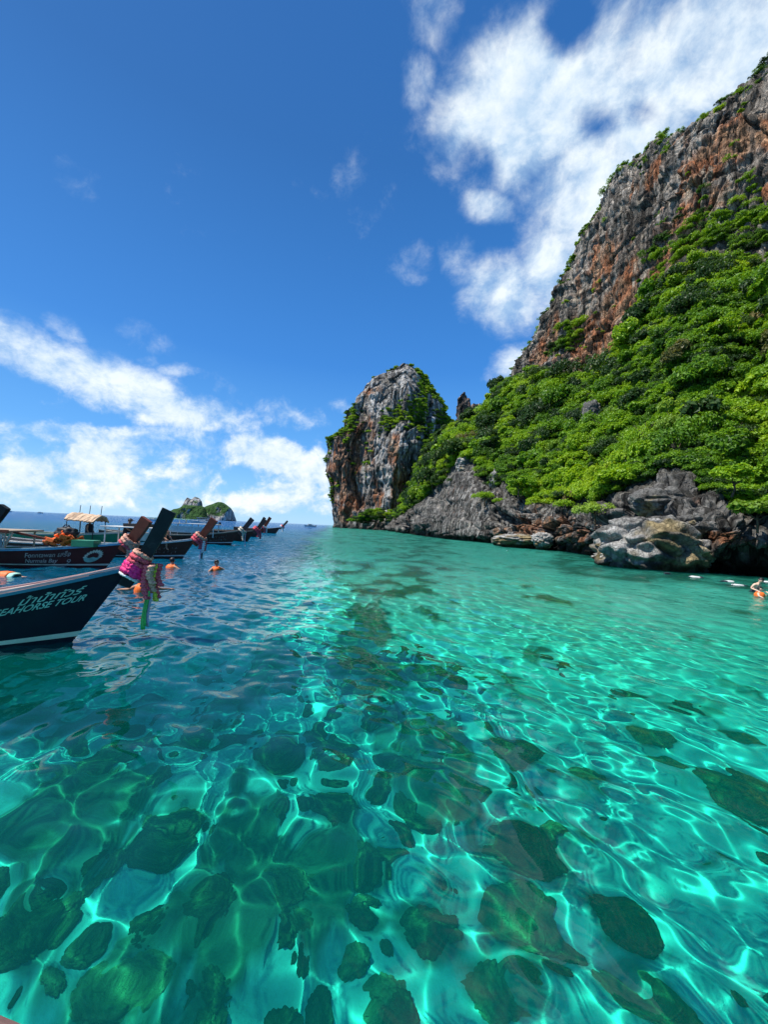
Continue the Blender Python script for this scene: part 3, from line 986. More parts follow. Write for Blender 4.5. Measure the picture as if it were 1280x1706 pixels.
# area of each grid cell as seen, to spread the plants evenly over the picture and beyond it
du_, dv_ = np.gradient(HEAD, axis=0), np.gradient(HEAD, axis=1)
cell = np.linalg.norm(np.cross(du_, dv_), axis=2).ravel()[idx]
dist_ = np.linalg.norm(pts2[idx] - CAMP, axis=1)
vr = np.random.default_rng(5)


def scatter(n, r_of, gap, weight):
    """dart throwing with a radius that grows with distance; returns chosen indices"""
    w = weight / weight.sum()
    cand = vr.choice(len(idx), size=min(len(idx), n * 14), replace=False, p=w)
    out, P_, R_ = [], np.zeros((n, 3)), np.zeros(n)
    k = 0
    for c in cand:
        p = pts2[idx[c]]
        r = r_of(dist_[c])
        if k:
            d = np.linalg.norm(P_[:k] - p, axis=1)
            if (d < gap * (R_[:k] + r)).any():
                continue
        P_[k], R_[k] = p, r
        out.append(c)
        k += 1
        if k == n:
            break
    return out, R_[:k]


r_big = lambda d: float(np.clip(0.027 * d * vr.uniform(.65, 1.35) + .55, 1.1, 5.2))
seen = (ppx[:, 0] > -40) & (ppx[:, 0] < 1330) & (ppx[:, 1] > 0) & (pz > 0)
wgt = cell / dist_ ** 2 * np.where(seen, 1.0, .12)
wgt = np.maximum(wgt, 1e-12)
chosen, rad = scatter(300, r_big, .40, wgt)
G_TREES = 'trees and shrubs crowding the headland slope'
order = np.argsort(-np.array(rad))
SHRUBS = []
LABELS = {}
for c, r in zip(chosen, rad):
    p = pts2[idx[c]]
    px_, py_ = ppx[c]
    var = int(vr.integers(0, 6))
    dk = 'mid'
    if (vv[idx[c]] > 5.0 and vr.random() < .6) or (uu[idx[c]] > 7 and vr.random() < .32) or vr.random() < .15:
        dk = 'dark'
    elif vr.random() < .09:
        dk = 'pale' if vr.random() < .55 else 'dry'
    is_tree = var in (2, 4)
    SHRUBS.append((p, r))
    n_ = hn[idx[c]]
    o = plant('slope_tree' if is_tree else 'slope_shrub', tuple(p - np.array([0, 0, (.15 if vv[idx[c]] < 6.1 else .75) * r])), r * vr.uniform(.95, 1.15), var, vr.random() * 6.28,
              None, 'tree' if is_tree else 'shrub', G_TREES, dk, vr.uniform(1.0, 1.5), (vr.normal() * .16 - n_[1] * .35, n_[0] * .35 + vr.normal() * .16))
    v_, u_ = vv[idx[c]], uu[idx[c]]
    hz = 'low' if v_ < 3.8 else ('midway up' if v_ < 4.9 else 'high')
    sz = ('beyond the right border', 'above the black cave', 'above the jagged dark boulder', 'above the big bedded boulder', 'above the cave-mouth rocks', 'above the ochre ledge', 'above the grey outcrops', 'above the smooth slab', 'beside the promontory')[
        int(np.searchsorted([1.75, 3.0, 4.0, 5.2, 6.4, 7.6, 9.0, 11.0], u_))]
    LABELS.setdefault(({'dark': 'dark', 'mid': 'green', 'pale': 'yellow-green', 'dry': 'olive-brown'}[dk], 'tree' if is_tree else 'shrub', hz, sz), []).append((px_, o))
ORD = ('', 'second', 'third', 'fourth', 'fifth', 'sixth', 'seventh', 'eighth', 'ninth', 'tenth', 'eleventh', 'twelfth', 'thirteenth', 'fourteenth', 'fifteenth', 'sixteenth', 'seventeenth', 'eighteenth', 'nineteenth', 'twentieth')
for (a_, b_, h_, z_), lst in LABELS.items():
    lst.sort(key=lambda t: t[0])
    for k, (_, o) in enumerate(lst):
        w_ = '%s %s %s on the slope %s' % (a_, b_, h_, z_)
        if len(lst) > 1:
            w_ += ', ' + ('leftmost' if k == 0 else (ORD[k] + ' from left' if k < len(lst) - 1 and k < 20 else 'farthest right'))
        o['label'] = w_


def instanced(name, P_, S_, I_, sources, label, mat_note=None):
    """a dense cover of plants nobody could count: one object, plants placed by geometry nodes on its points"""
    me = bpy.data.meshes.new(name)
    me.vertices.add(len(P_))
    me.vertices.foreach_set('co', np.asarray(P_, np.float32).ravel())
    for an, av, ty in (('size', S_, 'FLOAT'), ('pick', I_, 'INT'), ('turn', vr.random(len(P_)) * 6.28, 'FLOAT')):
        a_ = me.attributes.new(an, ty, 'POINT')
        a_.data.foreach_set('value', np.asarray(av, np.int32 if ty == 'INT' else np.float32))
    o = link(bpy.data.objects.new(name, me))
    tag(o, label, kind='stuff')
    ng = bpy.data.node_groups.new(name, 'GeometryNodeTree')
    ng.interface.new_socket('Geometry', in_out='INPUT', socket_type='NodeSocketGeometry')
    ng.interface.new_socket('Geometry', in_out='OUTPUT', socket_type='NodeSocketGeometry')
    N_ = ng.nodes
    gi, go = N_.new('NodeGroupInput'), N_.new('NodeGroupOutput')
    gi_geo = N_.new('GeometryNodeGeometryToInstance')
    for so in sources:
        oi = N_.new('GeometryNodeObjectInfo')
        oi.transform_space = 'ORIGINAL'
        oi.inputs['Object'].default_value = so
        oi.inputs['As Instance'].default_value = True
        ng.links.new(oi.outputs['Geometry'], gi_geo.inputs[0])
    ip = N_.new('GeometryNodeInstanceOnPoints')
    ip.inputs['Pick Instance'].default_value = True

    def named(nm, ty):
        q = N_.new('GeometryNodeInputNamedAttribute')
        q.data_type = ty
        q.inputs['Name'].default_value = nm
        return q.outputs['Attribute']
    cb = N_.new('ShaderNodeCombineXYZ')
    ng.links.new(named('turn', 'FLOAT'), cb.inputs[2])
    cs = N_.new('ShaderNodeCombineXYZ')
    sz = named('size', 'FLOAT')
    for i in range(3):
        ng.links.new(sz, cs.inputs[i])
    ng.links.new(gi.outputs[0], ip.inputs['Points'])
    ng.links.new(gi_geo.outputs[0], ip.inputs['Instance'])
    ng.links.new(named('pick', 'INT'), ip.inputs['Instance Index'])
    ng.links.new(cb.outputs[0], ip.inputs['Rotation'])
    ng.links.new(cs.outputs[0], ip.inputs['Scale'])
    ng.links.new(ip.outputs[0], go.inputs[0])
    md = o.modifiers.new('plants', 'NODES')
    md.node_group = ng
    return o


crowns_all = [o for o in COL.objects if o.name.startswith('crown')]
src = []
for me in CROWNS + [CROWN_DARK[1], CROWN_DARK[3]]:
    src.append(next(o for o in crowns_all if o.data == me))
# undergrowth between the bigger plants
n_u = 6500
wu = cell / dist_ ** 1.7 * np.where(seen, 1.0, .10)
cu = vr.choice(len(idx), size=n_u, replace=False, p=wu / wu.sum())
Pu = pts2[idx[cu]] - np.array([0, 0, .1])
Su = np.clip(.0125 * dist_[cu] + .35, .45, 2.2) * vr.uniform(.5, 1.7, n_u)
Pu[:, 2] -= Su * .12
Iu = np.where(vv[idx[cu]] > 5.25, vr.choice([1, 3, 5, 6, 7, 7], n_u), vr.choice([0, 1, 2, 3, 3, 5, 5, 6], n_u))
instanced('slope_undergrowth', Pu, Su, Iu, src, 'dense green undergrowth covering the headland slope')

# scrub clinging to the bare cliff and its crest
cm = np.nonzero((sheer > .5) & (vv < 8.6) & (uu > .5))[0]
upn = np.abs(hn[cm][:, 2])
crest_w = np.exp(-((vv[cm] - 8.0) / .22) ** 2) * 0.9
ledge_w = sstep(upn, .45, .8) * .35 * (fbm(pts2[cm] * .06 + 3, 3) > 0)
foot_w = np.exp(-((vv[cm] - 5.95) / .08) ** 2) * .6
spots_w = np.zeros(len(cm))
for px, py, Yy, rr, w in ((950, 568, 121, 22, 2.0), (1092, 415, 88, 14, 2.0), (1190, 400, 76, 60, 1.6), (1262, 420, 68, 40, .8)):
    c = np.array(at(px, py, Yy))
    spots_w += w * np.exp(-(np.linalg.norm((pts2[cm] - c) * [1, .6, 1], axis=1) / (rr * Yy / 640)) ** 2)
wc = (crest_w + ledge_w + foot_w + spots_w) + 1e-6
du2 = np.linalg.norm(np.cross(du_, dv_), axis=2).ravel()[cm]
wc = wc * du2
n_c = 620
cc = vr.choice(len(cm), size=n_c, replace=False, p=wc / wc.sum())
Sc = vr.uniform(.35, 1.0, n_c) * np.clip(np.linalg.norm(pts2[cm[cc]], axis=1) / 110, .7, 1.4) * (1 + .9 * np.minimum(1, spots_w[cc] + foot_w[cc] * .6))
instanced('cliff_scrub', pts2[cm[cc]] - np.array([0, 0, .2]), Sc, vr.choice([1, 3, 6, 7, 6, 7, 6, 7], n_c), src, 'dark scrub clinging to ledges and crest of the bare cliff')

# scrub over the promontory
fn = np.nonzero((p_veg_f > .45) & (pf2[:, 2] > 6))[0]
n_f = 2300
wfp = p_veg_f[fn] * (pf2[fn][:, 1] < FY + 25) + 1e-6
fcx = vr.choice(len(fn), size=min(n_f, len(fn) - 1), replace=False, p=wfp / wfp.sum())
Pf = pf2[fn[fcx]]
If = np.where(vr.random(len(Pf)) < .55, 6 + (vr.random(len(Pf)) < .5), vr.choice([1, 3, 5], len(Pf)))
extra = []
for px, py, Yy, n_, sx, sy in ((632, 862, 279, 130, 30, 8), (600, 868, 288, 40, 16, 5), (556, 733, 338, 50, 10, 4), (655, 864, 270, 40, 16, 7)):
    for _ in range(n_):
        extra.append(at(px + vr.normal() * sx * .5, py + vr.normal() * sy * .5, Yy + vr.normal() * 4))
extra = np.array([tuple(e) for e in extra])
Pf = np.concatenate([Pf, extra])
Sf = np.concatenate([vr.uniform(1.1, 2.9, len(fcx)), vr.uniform(2.0, 3.6, len(extra))])
If = np.concatenate([If, vr.choice([0, 1, 3, 5], len(extra))])
instanced('promontory_scrub', Pf - np.array([0, 0, .6]), Sf, If, src, 'dark green scrub over the right flank and crest of the promontory')
# ------------------------------------------------------------------ boulders at the water's edge
M_BOULDER = rock_mat('boulder_limestone', 4.0, 0.16, 1.0)


def boulder(name, c, rx, ry, rz, seed, label, pale=1.0, ochre=0.3, layers=1.0, rot=0.0, under=0.35, group=None, cat='boulder', res=(120, 80), pw=3.0):
    """craggy block: bedded on the upper side, undercut at its foot"""
    na_, nb_ = res
    a = np.linspace(0, 2 * np.pi, na_, endpoint=False)
    b = np.linspace(-np.pi / 2, np.pi / 2, nb_)
    A_, B_ = np.meshgrid(a, b, indexing='ij')
    u = np.stack([np.cos(B_) * np.cos(A_), np.cos(B_) * np.sin(A_), np.sin(B_)], -1).reshape(-1, 3)
    q = u / (np.abs(u) ** pw).sum(1)[:, None] ** (1 / pw)
    s = q + seed * 3.7
    w1_, w2_, id_ = worley(s * 1.5, int(seed) % 50)
    beds = np.sin((s[:, 2] * 1.0 + s[:, 0] * 0.35 + 0.35 * fbm(s * 1.1, 3)) * 15.0)
    d = 0.16 * (id_ - .5) - 0.14 * np.exp(-((w2_ - w1_) / .09) ** 2) + 0.14 * fbm(s * 1.3, 5) + 0.035 * layers * beds + 0.07 * ridged(s * 4, 4)
    p = q * (1 + d)[:, None]
    low = sstep(-p[:, 2], -0.15, 0.75)
    p[:, :2] *= (1 - under * low)[:, None]
    cr, sr = math.cos(rot), math.sin(rot)
    p = p * np.array([rx, ry, rz])
    p = np.stack([p[:, 0] * cr - p[:, 1] * sr, p[:, 0] * sr + p[:, 1] * cr, p[:, 2]], -1)
    wpos = p + np.array(c)
    g = 0.27 * pale * (1 + .5 * fbm(s * 2.2, 4))
    g = g * (1 - .6 * sstep(fbm(s * np.array([2.5, 2.5, .8]) + 4, 4), .1, .5))
    t = g[:, None] * np.array([1.03, 1, .93])
    oc = sstep(fbm(s * 1.4 + 9, 4) + ochre - .45 * u[:, 2], .15, .6)[:, None]
    t = t * (1 - oc) + np.array([.33, .26, .14]) * (.75 + .6 * fbm(s * 3, 3))[:, None] * oc
    wl = (1 - sstep(wpos[:, 2] + .25 * fbm(wpos * 1.2, 2), .25, .75))[:, None]
    t = np.clip(t * (1 - .8 * wl), .01, .6)
    o = mesh_np(name, p, grid_faces(na_, nb_, True), M_BOULDER, attrs={'tone': t})
    o.location = c
    tag(o, label, cat, group)
    return o


def b_at(px, py, Y, wpx, hpx, dscale=.8, **kw):
    c = at(px, py, Y)
    k = Y / 640
    return boulder(kw.pop('name', 'boulder'), tuple(c), wpx * k / 2, wpx * k / 2 * dscale, hpx * k / 2, **kw)


b_at(1080, 922, 30.2, 172, 122, seed=3, label='big pale bedded boulder overhanging the water below the dark rocks', pale=1.05, ochre=.2, layers=1.6, rot=.25, under=.1, pw=2.1, res=(220, 140))
b_at(1022, 931, 30.6, 56, 20, seed=8, label='low cream coloured rock at the left foot of the big bedded boulder', pale=1.7, ochre=.5, under=.2)
b_at(1096, 932, 28.4, 34, 20, seed=12, label='small cream rock at the right foot of the big bedded boulder', pale=1.6, ochre=.5, under=.2)
b_at(1185, 880, 29.0, 90, 50, seed=17, label='jagged dark boulder above the black water cave', pale=.6, ochre=.1, layers=.6, under=.4)
b_at(1120, 842, 34.0, 110, 60, seed=23, label='dark grey crag behind and above the big bedded boulder', pale=.55, ochre=-.1, layers=.8, under=.2)
b_at(1172, 820, 33.5, 84, 66, seed=29, label='blue grey crag between the leafy shrubs above the shore', pale=.7, ochre=-.2, layers=.8, under=.2)
b_at(862, 902, 60.0, 76, 22, seed=31, label='long low ochre ledge of rock awash at the shore', pale=1.3, ochre=.7, under=.15)
b_at(904, 902, 55.5, 30, 26, seed=37, label='rounded pale stone beside the ochre ledge', pale=1.4, ochre=.2, under=.2)
b_at(835, 903, 66.0, 30, 14, seed=41, label='small flat rock left of the ochre ledge', pale=1.3, ochre=.3, under=.2)
b_at(785, 778, 101.0, 46, 34, seed=43, label='grey rock outcrop poking from the slope above the smooth shore slab', pale=1.1, ochre=-.2, layers=.5, under=.1)
b_at(832, 800, 84.0, 30, 34, seed=47, label='small grey outcrop between two bushes low on the slope', pale=1.0, ochre=-.2, layers=.5, under=.1)
b_at(985, 692, 72.0, 26, 46, seed=53, label='narrow dark outcrop among trees half way up the slope', pale=.6, ochre=-.2, layers=.5, under=.1)
b_at(1092, 770, 41.5, 22, 40, seed=59, label='small dark rock face between shrubs above the crag', pale=.55, ochre=-.2, layers=.5, under=.1)

# named plants that stand out at the shore
def shore_plant(px, py, Y, wpx, var, label, cat='shrub', set_='mid', squash=.9, name='shore_shrub'):
    c = at(px, py, Y)
    r = wpx * Y / 640 / 2
    return plant(name, (c.x, c.y, c.z - .55 * r), r, var, px * .7, label, cat, None, set_, squash)


shore_plant(992, 852, 40.5, 62, 0, 'pale yellow green rounded shrub beside the big bedded boulder', set_='pale')
shore_plant(1262, 858, 24.6, 78, 4, 'broad leaved light green shrub hanging over the black water cave', set_='pale')
shore_plant(905, 838, 61, 50, 5, 'drooping green shrub over the rocks right of the ochre ledge')
shore_plant(946, 842, 53, 44, 0, 'small bright shrub on the rocks left of the pale rounded shrub', set_='mid')
shore_plant(836, 832, 76, 34, 3, 'small green shrub hanging on the shore rock above the flat rock')
shore_plant(764, 800, 104, 36, 1, 'small dark shrub on the upper edge of the smooth slab', set_='dark')
shore_plant(808, 826, 80, 44, 1, 'dark green shrub on the smooth shore slab')
shore_plant(864, 810, 68, 54, 2, 'leafy bright shrub on the rock edge above the ochre ledge')
shore_plant(1036, 800, 41, 84, 2, 'tall leafy tree standing left of the dark crag', 'tree', name='shore_tree')
shore_plant(1168, 505, 64, 92, 3, 'large dark glossy tree standing out from the bright upper slope', 'tree', 'dark', .8, name='slope_tree')
shore_plant(880, 640, 134, 60, 1, 'dark round tree where the ridge meets the foot of the cliff', 'tree', 'dark', 1.0, name='ridge_tree')
shore_plant(1220, 800, 27.5, 74, 4, 'broad leaved shrub above the jagged dark boulder', set_='mid')

# ------------------------------------------------------------------ corals on the seabed
def on_bed(px, py, d=2.0):
    """where the refracted line of sight meets a bed d metres down"""
    p = on_water(px, py)
    v = pix_dir(px, py)
    h = Vector((v.x, v.y, 0))
    s = h.length / 1.333
    c = math.sqrt(max(1e-4, 1 - s * s))
    h.normalize()
    for _ in range(4):
        q = p + h * (d * s / c)
        d = -float(bed_z(np.array([q.x]), np.array([q.y]))[0])
    return Vector((q.x, q.y, -d)), (p - Vector((0, 0, CAM_H))).length + d / c


cm_, T = new_mat('coral')
g_ = T.n('ShaderNodeNewGeometry').outputs['Position']
rnd_ = T.n('ShaderNodeObjectInfo').outputs['Random']
lump = T.noise(g_, 14.0, 9, .75)
c_ = T.ramp(T.math('ADD', T.math('MULTIPLY', lump, .8), T.math('MULTIPLY', rnd_, .28)), [(0.25, (.018, .02, .010)), (.43, (.115, .085, .03)), (.62, (.34, .24, .085)), (.88, (.56, .41, .18))])
v_ = T.n('ShaderNodeTexVoronoi', feature='F1', ins={'Vector': g_, 'Scale': 16.0})
b_ = T.n('ShaderNodeBump', ins={'Height': T.math('ADD', lump, T.math('MULTIPLY', v_.outputs[0], -.6)), 'Strength': 1.0, 'Distance': .12})
p_ = T.n('ShaderNodeBsdfPrincipled', ins={'Base Color': c_, 'Roughness': .95, 'Normal': b_.outputs[0]})
p_.inputs['Specular IOR Level'].default_value = 0.0
T.n('ShaderNodeOutputMaterial', ins={'Surface': p_.outputs[0]})
M_CORAL = cm_
CORAL_ME = []
for i in range(7):
    a = np.linspace(0, 2 * np.pi, 72, endpoint=False)
    b = np.linspace(-.5, np.pi / 2, 36)
    A_, B_ = np.meshgrid(a, b, indexing='ij')
    u = np.stack([np.cos(B_) * np.cos(A_), np.cos(B_) * np.sin(A_), np.sin(B_)], -1).reshape(-1, 3)
    s = u + i * 5.1
    w1_, w2_, id_ = worley(s * (1.15 + .25 * (i % 3)), i)
    w3_, w4_, id3 = worley(s * 3.2, i + 3)
    d = .34 * (.62 - w1_) + .16 * (id_ - .5) + .14 * fbm(s * .9, 3) + .13 * (.5 - w3_) - .08 * np.exp(-((w4_ - w3_) / .14) ** 2) + .05 * ridged(s * 5, 4) + .05 * fbm(s * 3.5, 3)
    o = mesh_np('coral_head', u * (1 + d)[:, None] * np.array([1, 1, .80 + .12 * (i % 3)]), grid_faces(72, 36, True), M_CORAL)
    CORAL_ME.append(o.data)
    bpy.data.objects.remove(o)
CORALS = [  # px, py, width px, height px, what tells it apart
    (565, 1350, 120, 150, 'tall dark coral head with a yellowish top near the middle of the near reef'),
    (485, 1485, 165, 130, 'wide brown coral head crossed by bright ripple light in the near reef'),
    (345, 1530, 130, 150, 'olive coral head with a yellow flank left of the wide brown one'),
    (205, 1650, 200, 140, 'very large dark coral head by the boat rail corner'),
    (28, 1560, 140, 150, 'dark coral mound at the left border of the photo above the boat rail'),
    (720, 1545, 112, 104, 'round isolated dark coral head on bright sand'),
    (865, 1540, 165, 150, 'largest brown coral head on the sand right of the round dark one'),
    (1030, 1545, 120, 92, 'dark coral head right of the largest brown one'),
    (870, 1425, 140, 100, 'broad dark coral patch above the largest brown coral head'),
    (610, 1530, 70, 160, 'long narrow coral ridge between the wide brown and the round dark heads'),
    (1235, 1320, 170, 90, 'long dark coral patch at the right border of the photo'),
    (1150, 1172, 84, 40, 'small dark coral patch far out on the bright sand'),
    (975, 1298, 70, 52, 'small bent coral patch alone on the bright sand'), (1090, 1222, 80, 46, None), (1108, 1268, 90, 40, None), (1058, 1148, 70, 24, None),
    (850, 1255, 120, 60, None), (740, 1230, 120, 80, None), (690, 1290, 130, 80, None), (150, 1445, 80, 64, None), (260, 1420, 120, 90, None), (280, 1365, 110, 64, None),
    (618, 1440, 70, 80, None), (110, 1295, 130, 44, None), (200, 1258, 130, 50, None), (245, 1305, 100, 44, None), (645, 1665, 80, 80, None), (945, 1590, 90, 60, None),
    (830, 1660, 130, 90, None), (1065, 1685, 150, 80, None), (1235, 1222, 66, 28, None), (700, 1360, 70, 60, None), 
    (560, 1250, 110, 60, None), (470, 1260, 90, 50, None), (640, 1200, 110, 50, None), (90, 1640, 60, 70, None), (600, 1110, 110, 40, None), (700, 1120, 120, 44, None),
    (1180, 1430, 26, 20, None), (780, 1330, 70, 44, None), (380, 1240, 90, 34, None), (920, 1640, 80, 60, None), ]
CORAL_POS = []
CZ = {}
for k, (px, py, wp, hp, lab) in enumerate(CORALS):
    q, sl = on_bed(px, py)
    cosv = 1 / math.sqrt(1 + ((px - 640) / 640) ** 2 + ((py - 853) / 640) ** 2)
    w = wp * sl * cosv / 640 / 2 * .61
    el_ = math.asin(min(.99, (CAM_H + 1.5) / sl))
    L_ = min(w * (hp / wp) / max(.45, math.sin(el_)) * .66, w * 1.12)
    o = bpy.data.objects.new('coral_head', CORAL_ME[k % 7])
    link(o)
    ang = math.atan2(-q.x, q.y)
    o.location = (q.x, q.y, q.z - .02)
    o.rotation_euler = (0, 0, ang)
    o.scale = (w, L_, min(w, L_) * random.uniform(.75, 1.0))
    tag(o, lab, 'coral', 'coral heads on the sandy seabed')
    if not lab:
        zone = ('far' if py < 1270 else ('middle' if py < 1400 else 'near'), 'left' if px < 430 else ('centre' if px < 860 else 'right'))
        CZ.setdefault(zone, []).append((px, o))
    o.cycles.is_caustics_receiver = True
    CORAL_POS.append((q.x, q.y, w, L_, ang))

for (d_, s_), lst in CZ.items():
    lst.sort(key=lambda t: t[0])
    for k, (_, o) in enumerate(lst):
        o['label'] = 'dark coral lump in the %s %s of the reef' % (d_, s_) + ('' if len(lst) == 1 else ', ' + ('leftmost' if k == 0 else ORD[k] + ' from left'))

# broken coral and small heads lying between the larger ones: too many to count
rc = np.random.default_rng(77)
RP, RS = [], []
while len(RP) < 430:
    x, y = rc.uniform(-4.2, 5.5), rc.uniform(.9, 9.5)
    k_ = float(fbm(np.array([[x * .7 + 4, y * .6, 0.]]), 3)[0])
    if k_ + (.25 if x < .13 * y + .6 else -.28) + rc.normal() * .12 < .08:
        continue
    z = float(bed_z(np.array([x]), np.array([y]))[0])
    RP.append((x, y, z))
    RS.append(float(np.clip(rc.lognormal(-2.6, .5), .03, .22)))
rs_src = next(o for o in COL.objects if o.name.startswith('coral_head'))
srcs = [next(o for o in COL.objects if o.data == me) for me in CORAL_ME]
rub = instanced('coral_rubble', np.array(RP), np.array(RS), rc.integers(0, 7, len(RP)), srcs, 'small coral lumps and rubble strewn between the larger coral heads')
rub.cycles.is_caustics_receiver = True

# dark reef colour spread round the foot of every head to soften its outline
ra = seabed.data.attributes['reef']
co = np.zeros(len(seabed.data.vertices) * 3, np.float32)
seabed.data.vertices.foreach_get('co', co)
co = co.reshape(-1, 3).astype(float)
nb = np.nonzero((co[:, 1] < 14) & (np.abs(co[:, 0]) < 12))[0]
mx_ = np.zeros(len(nb))
for x, y, w, L_, ang in CORAL_POS:
    dx, dy = co[nb, 0] - x, co[nb, 1] - y
    lx, ly = dx * math.cos(ang) + dy * math.sin(ang), -dx * math.sin(ang) + dy * math.cos(ang)
    mx_ = np.maximum(mx_, np.exp(-((lx / (1.45 * w)) ** 2 + (ly / (1.45 * L_)) ** 2)))
nz_b = fbm(co[nb] * np.array([1.9, 1.9, 0]) + 3.3, 5)
reef_new = reef.copy()
reef_new[nb] = np.maximum(reef[nb], .85 * sstep(mx_ + .55 * nz_b, .28, .75))
ra.data.foreach_set('value', reef_new.astype(np.float32))
# ------------------------------------------------------------------ long-tail boats
def paint(name, col, **k):
    k.setdefault('rough', .42)
    k.setdefault('var', .10)
    k.setdefault('scale', 2.5)
    return plain(name, col, **k)


M_NAVY = paint('navy_paint', (.004, .0055, .016), rough=.5, spec=.15, dirt=(.014, .014, .018))
M_MAROON = paint('maroon_paint', (.075, .014, .014), rough=.5, spec=.2, dirt=(.03, .02, .018))
M_BROWN = paint('varnished_brown', (.070, .030, .020), rough=.5, spec=.2, dirt=(.025, .016, .012))
M_BLACK = paint('tarred_wood', (.022, .018, .018), rough=.6)
M_GREENH = paint('green_paint', (.02, .22, .10), rough=.4)
M_TEAL = paint('teal_blue_trim', (.035, .17, .27), rough=.3, dirt=(.03, .08, .10))
M_SKY = paint('pale_blue_trim', (.16, .42, .60), rough=.35, dirt=(.10, .18, .22))
M_WHITE = paint('weathered_white', (.70, .69, .64), rough=.55, dirt=(.36, .33, .28))
M_CREAM = paint('cream_paint', (.62, .56, .44), rough=.55, dirt=(.34, .28, .2))
M_PINK = paint('faded_pink_deck', (.58, .36, .31), rough=.7, dirt=(.60, .54, .46))
M_PLANK = paint('grey_planks', (.32, .25, .18), rough=.8, dirt=(.16, .12, .09), bump=.3)
M_PROWD = paint('dark_prow_wood', (.016, .022, .024), rough=.75, spec=.1, dirt=(.05, .055, .055), scale=5)
M_PROWB = paint('brown_prow_wood', (.17, .048, .026), rough=.6, spec=.2, dirt=(.06, .02, .016), scale=5)
M_LETTER = paint('mint_lettering', (.22, .42, .35), rough=.6, var=.2)
M_LETTER2 = paint('sandy_lettering', (.42, .34, .30), rough=.6, var=.25)
M_STRAW = paint('straw_roof', (.62, .44, .29), rough=.9, dirt=(.42, .28, .18), scale=9, bump=.5)
M_METAL = plain('grey_metal', (.25, .25, .26), .4, .5, metal=.7)
M_RUBBER = plain('black_rubber', (.015, .015, .017), .6)
M_ORANGE = plain('orange_vest', (.85, .16, .02), .6, var=.12, scale=14)
M_SKIN = plain('tanned_skin', (.46, .24, .14), .5, var=.06)
M_SKINP = plain('fair_skin', (.70, .45, .33), .5, var=.06)
M_HAIR = plain('black_hair', (.012, .010, .010), .5)
M_CLOTH_D = plain('dark_cloth', (.02, .022, .035), .8)
M_CLOTH_W = plain('white_cloth', (.55, .58, .57), .8)
M_CLOTH_M = plain('mint_cloth', (.40, .72, .58), .8)
M_MAGENTA = plain('magenta_cloth', (.90, .02, .19), .65, var=.2, scale=20)
M_PINKF = plain('pink_flowers', (.95, .09, .12), .8, var=.4, scale=40)
M_CORALF = plain('salmon_flowers', (.80, .34, .24), .8, var=.35, scale=40)
M_YELLOWF = plain('yellow_flowers', (.62, .58, .06), .8, var=.4, scale=40)
M_WHITEF = plain('white_flowers', (.82, .78, .74), .8, var=.2, scale=30)
M_GREENR = plain('green_ribbon', (.06, .42, .09), .5, var=.2)
M_LILACR = plain('lilac_ribbon', (.50, .42, .56), .5, var=.2)


def bm_obj(name, bm, mat, parent=None, smooth=False):
    me = bpy.data.meshes.new(name)
    bmesh.ops.recalc_face_normals(bm, faces=bm.faces[:])
    bm.to_mesh(me)
    bm.free()
    if smooth:
        me.polygons.foreach_set('use_smooth', [True] * len(me.polygons))
    me.materials.append(mat)
    o = bpy.data.objects.new(name, me)
    return link(o, parent)


def box_bm(bm, c, s, rot=None, bev=0.0):
    r = bmesh.ops.create_cube(bm, size=1.0)
    M = Matrix.Translation(c) @ (rot.to_4x4() if rot else Matrix.Identity(4)) @ Matrix.Diagonal((*s, 1))
    bmesh.ops.transform(bm, matrix=M, verts=r['verts'])
    if bev:
        es = list({e for v in r['verts'] for e in v.link_edges})
        bmesh.ops.bevel(bm, geom=es, offset=bev, segments=2, affect='EDGES', profile=.6)


def bar_bm(bm, a, b, w, h=None, n=0, bev=0.0):
    """square bar (n=0) or round tube between two points"""
    a, b = Vector(a), Vector(b)
    d = b - a
    q = d.to_track_quat('X', 'Z').to_matrix()
    if n == 0:
        box_bm(bm, (a + b) / 2, (d.length, w, h or w), q, bev)
    else:
        r = bmesh.ops.create_cone(bm, cap_ends=True, segments=n, radius1=w, radius2=h or w, depth=d.length)
        M = Matrix.Translation((a + b) / 2) @ d.to_track_quat('Z', 'X').to_matrix().to_4x4()
        bmesh.ops.transform(bm, matrix=M, verts=r['verts'])


def box(name, c, s, mat, parent=None, rot=None, bev=.01):
    bm = bmesh.new()
    box_bm(bm, c, s, rot, min(bev, min(s) * .3))
    return bm_obj(name, bm, mat, parent)


def bars(name, segs, w, mat, parent=None, h=None, n=0, bev=0.0):
    bm = bmesh.new()
    for a, b in segs:
        bar_bm(bm, a, b, w, h, n, bev)
    return bm_obj(name, bm, mat, parent)


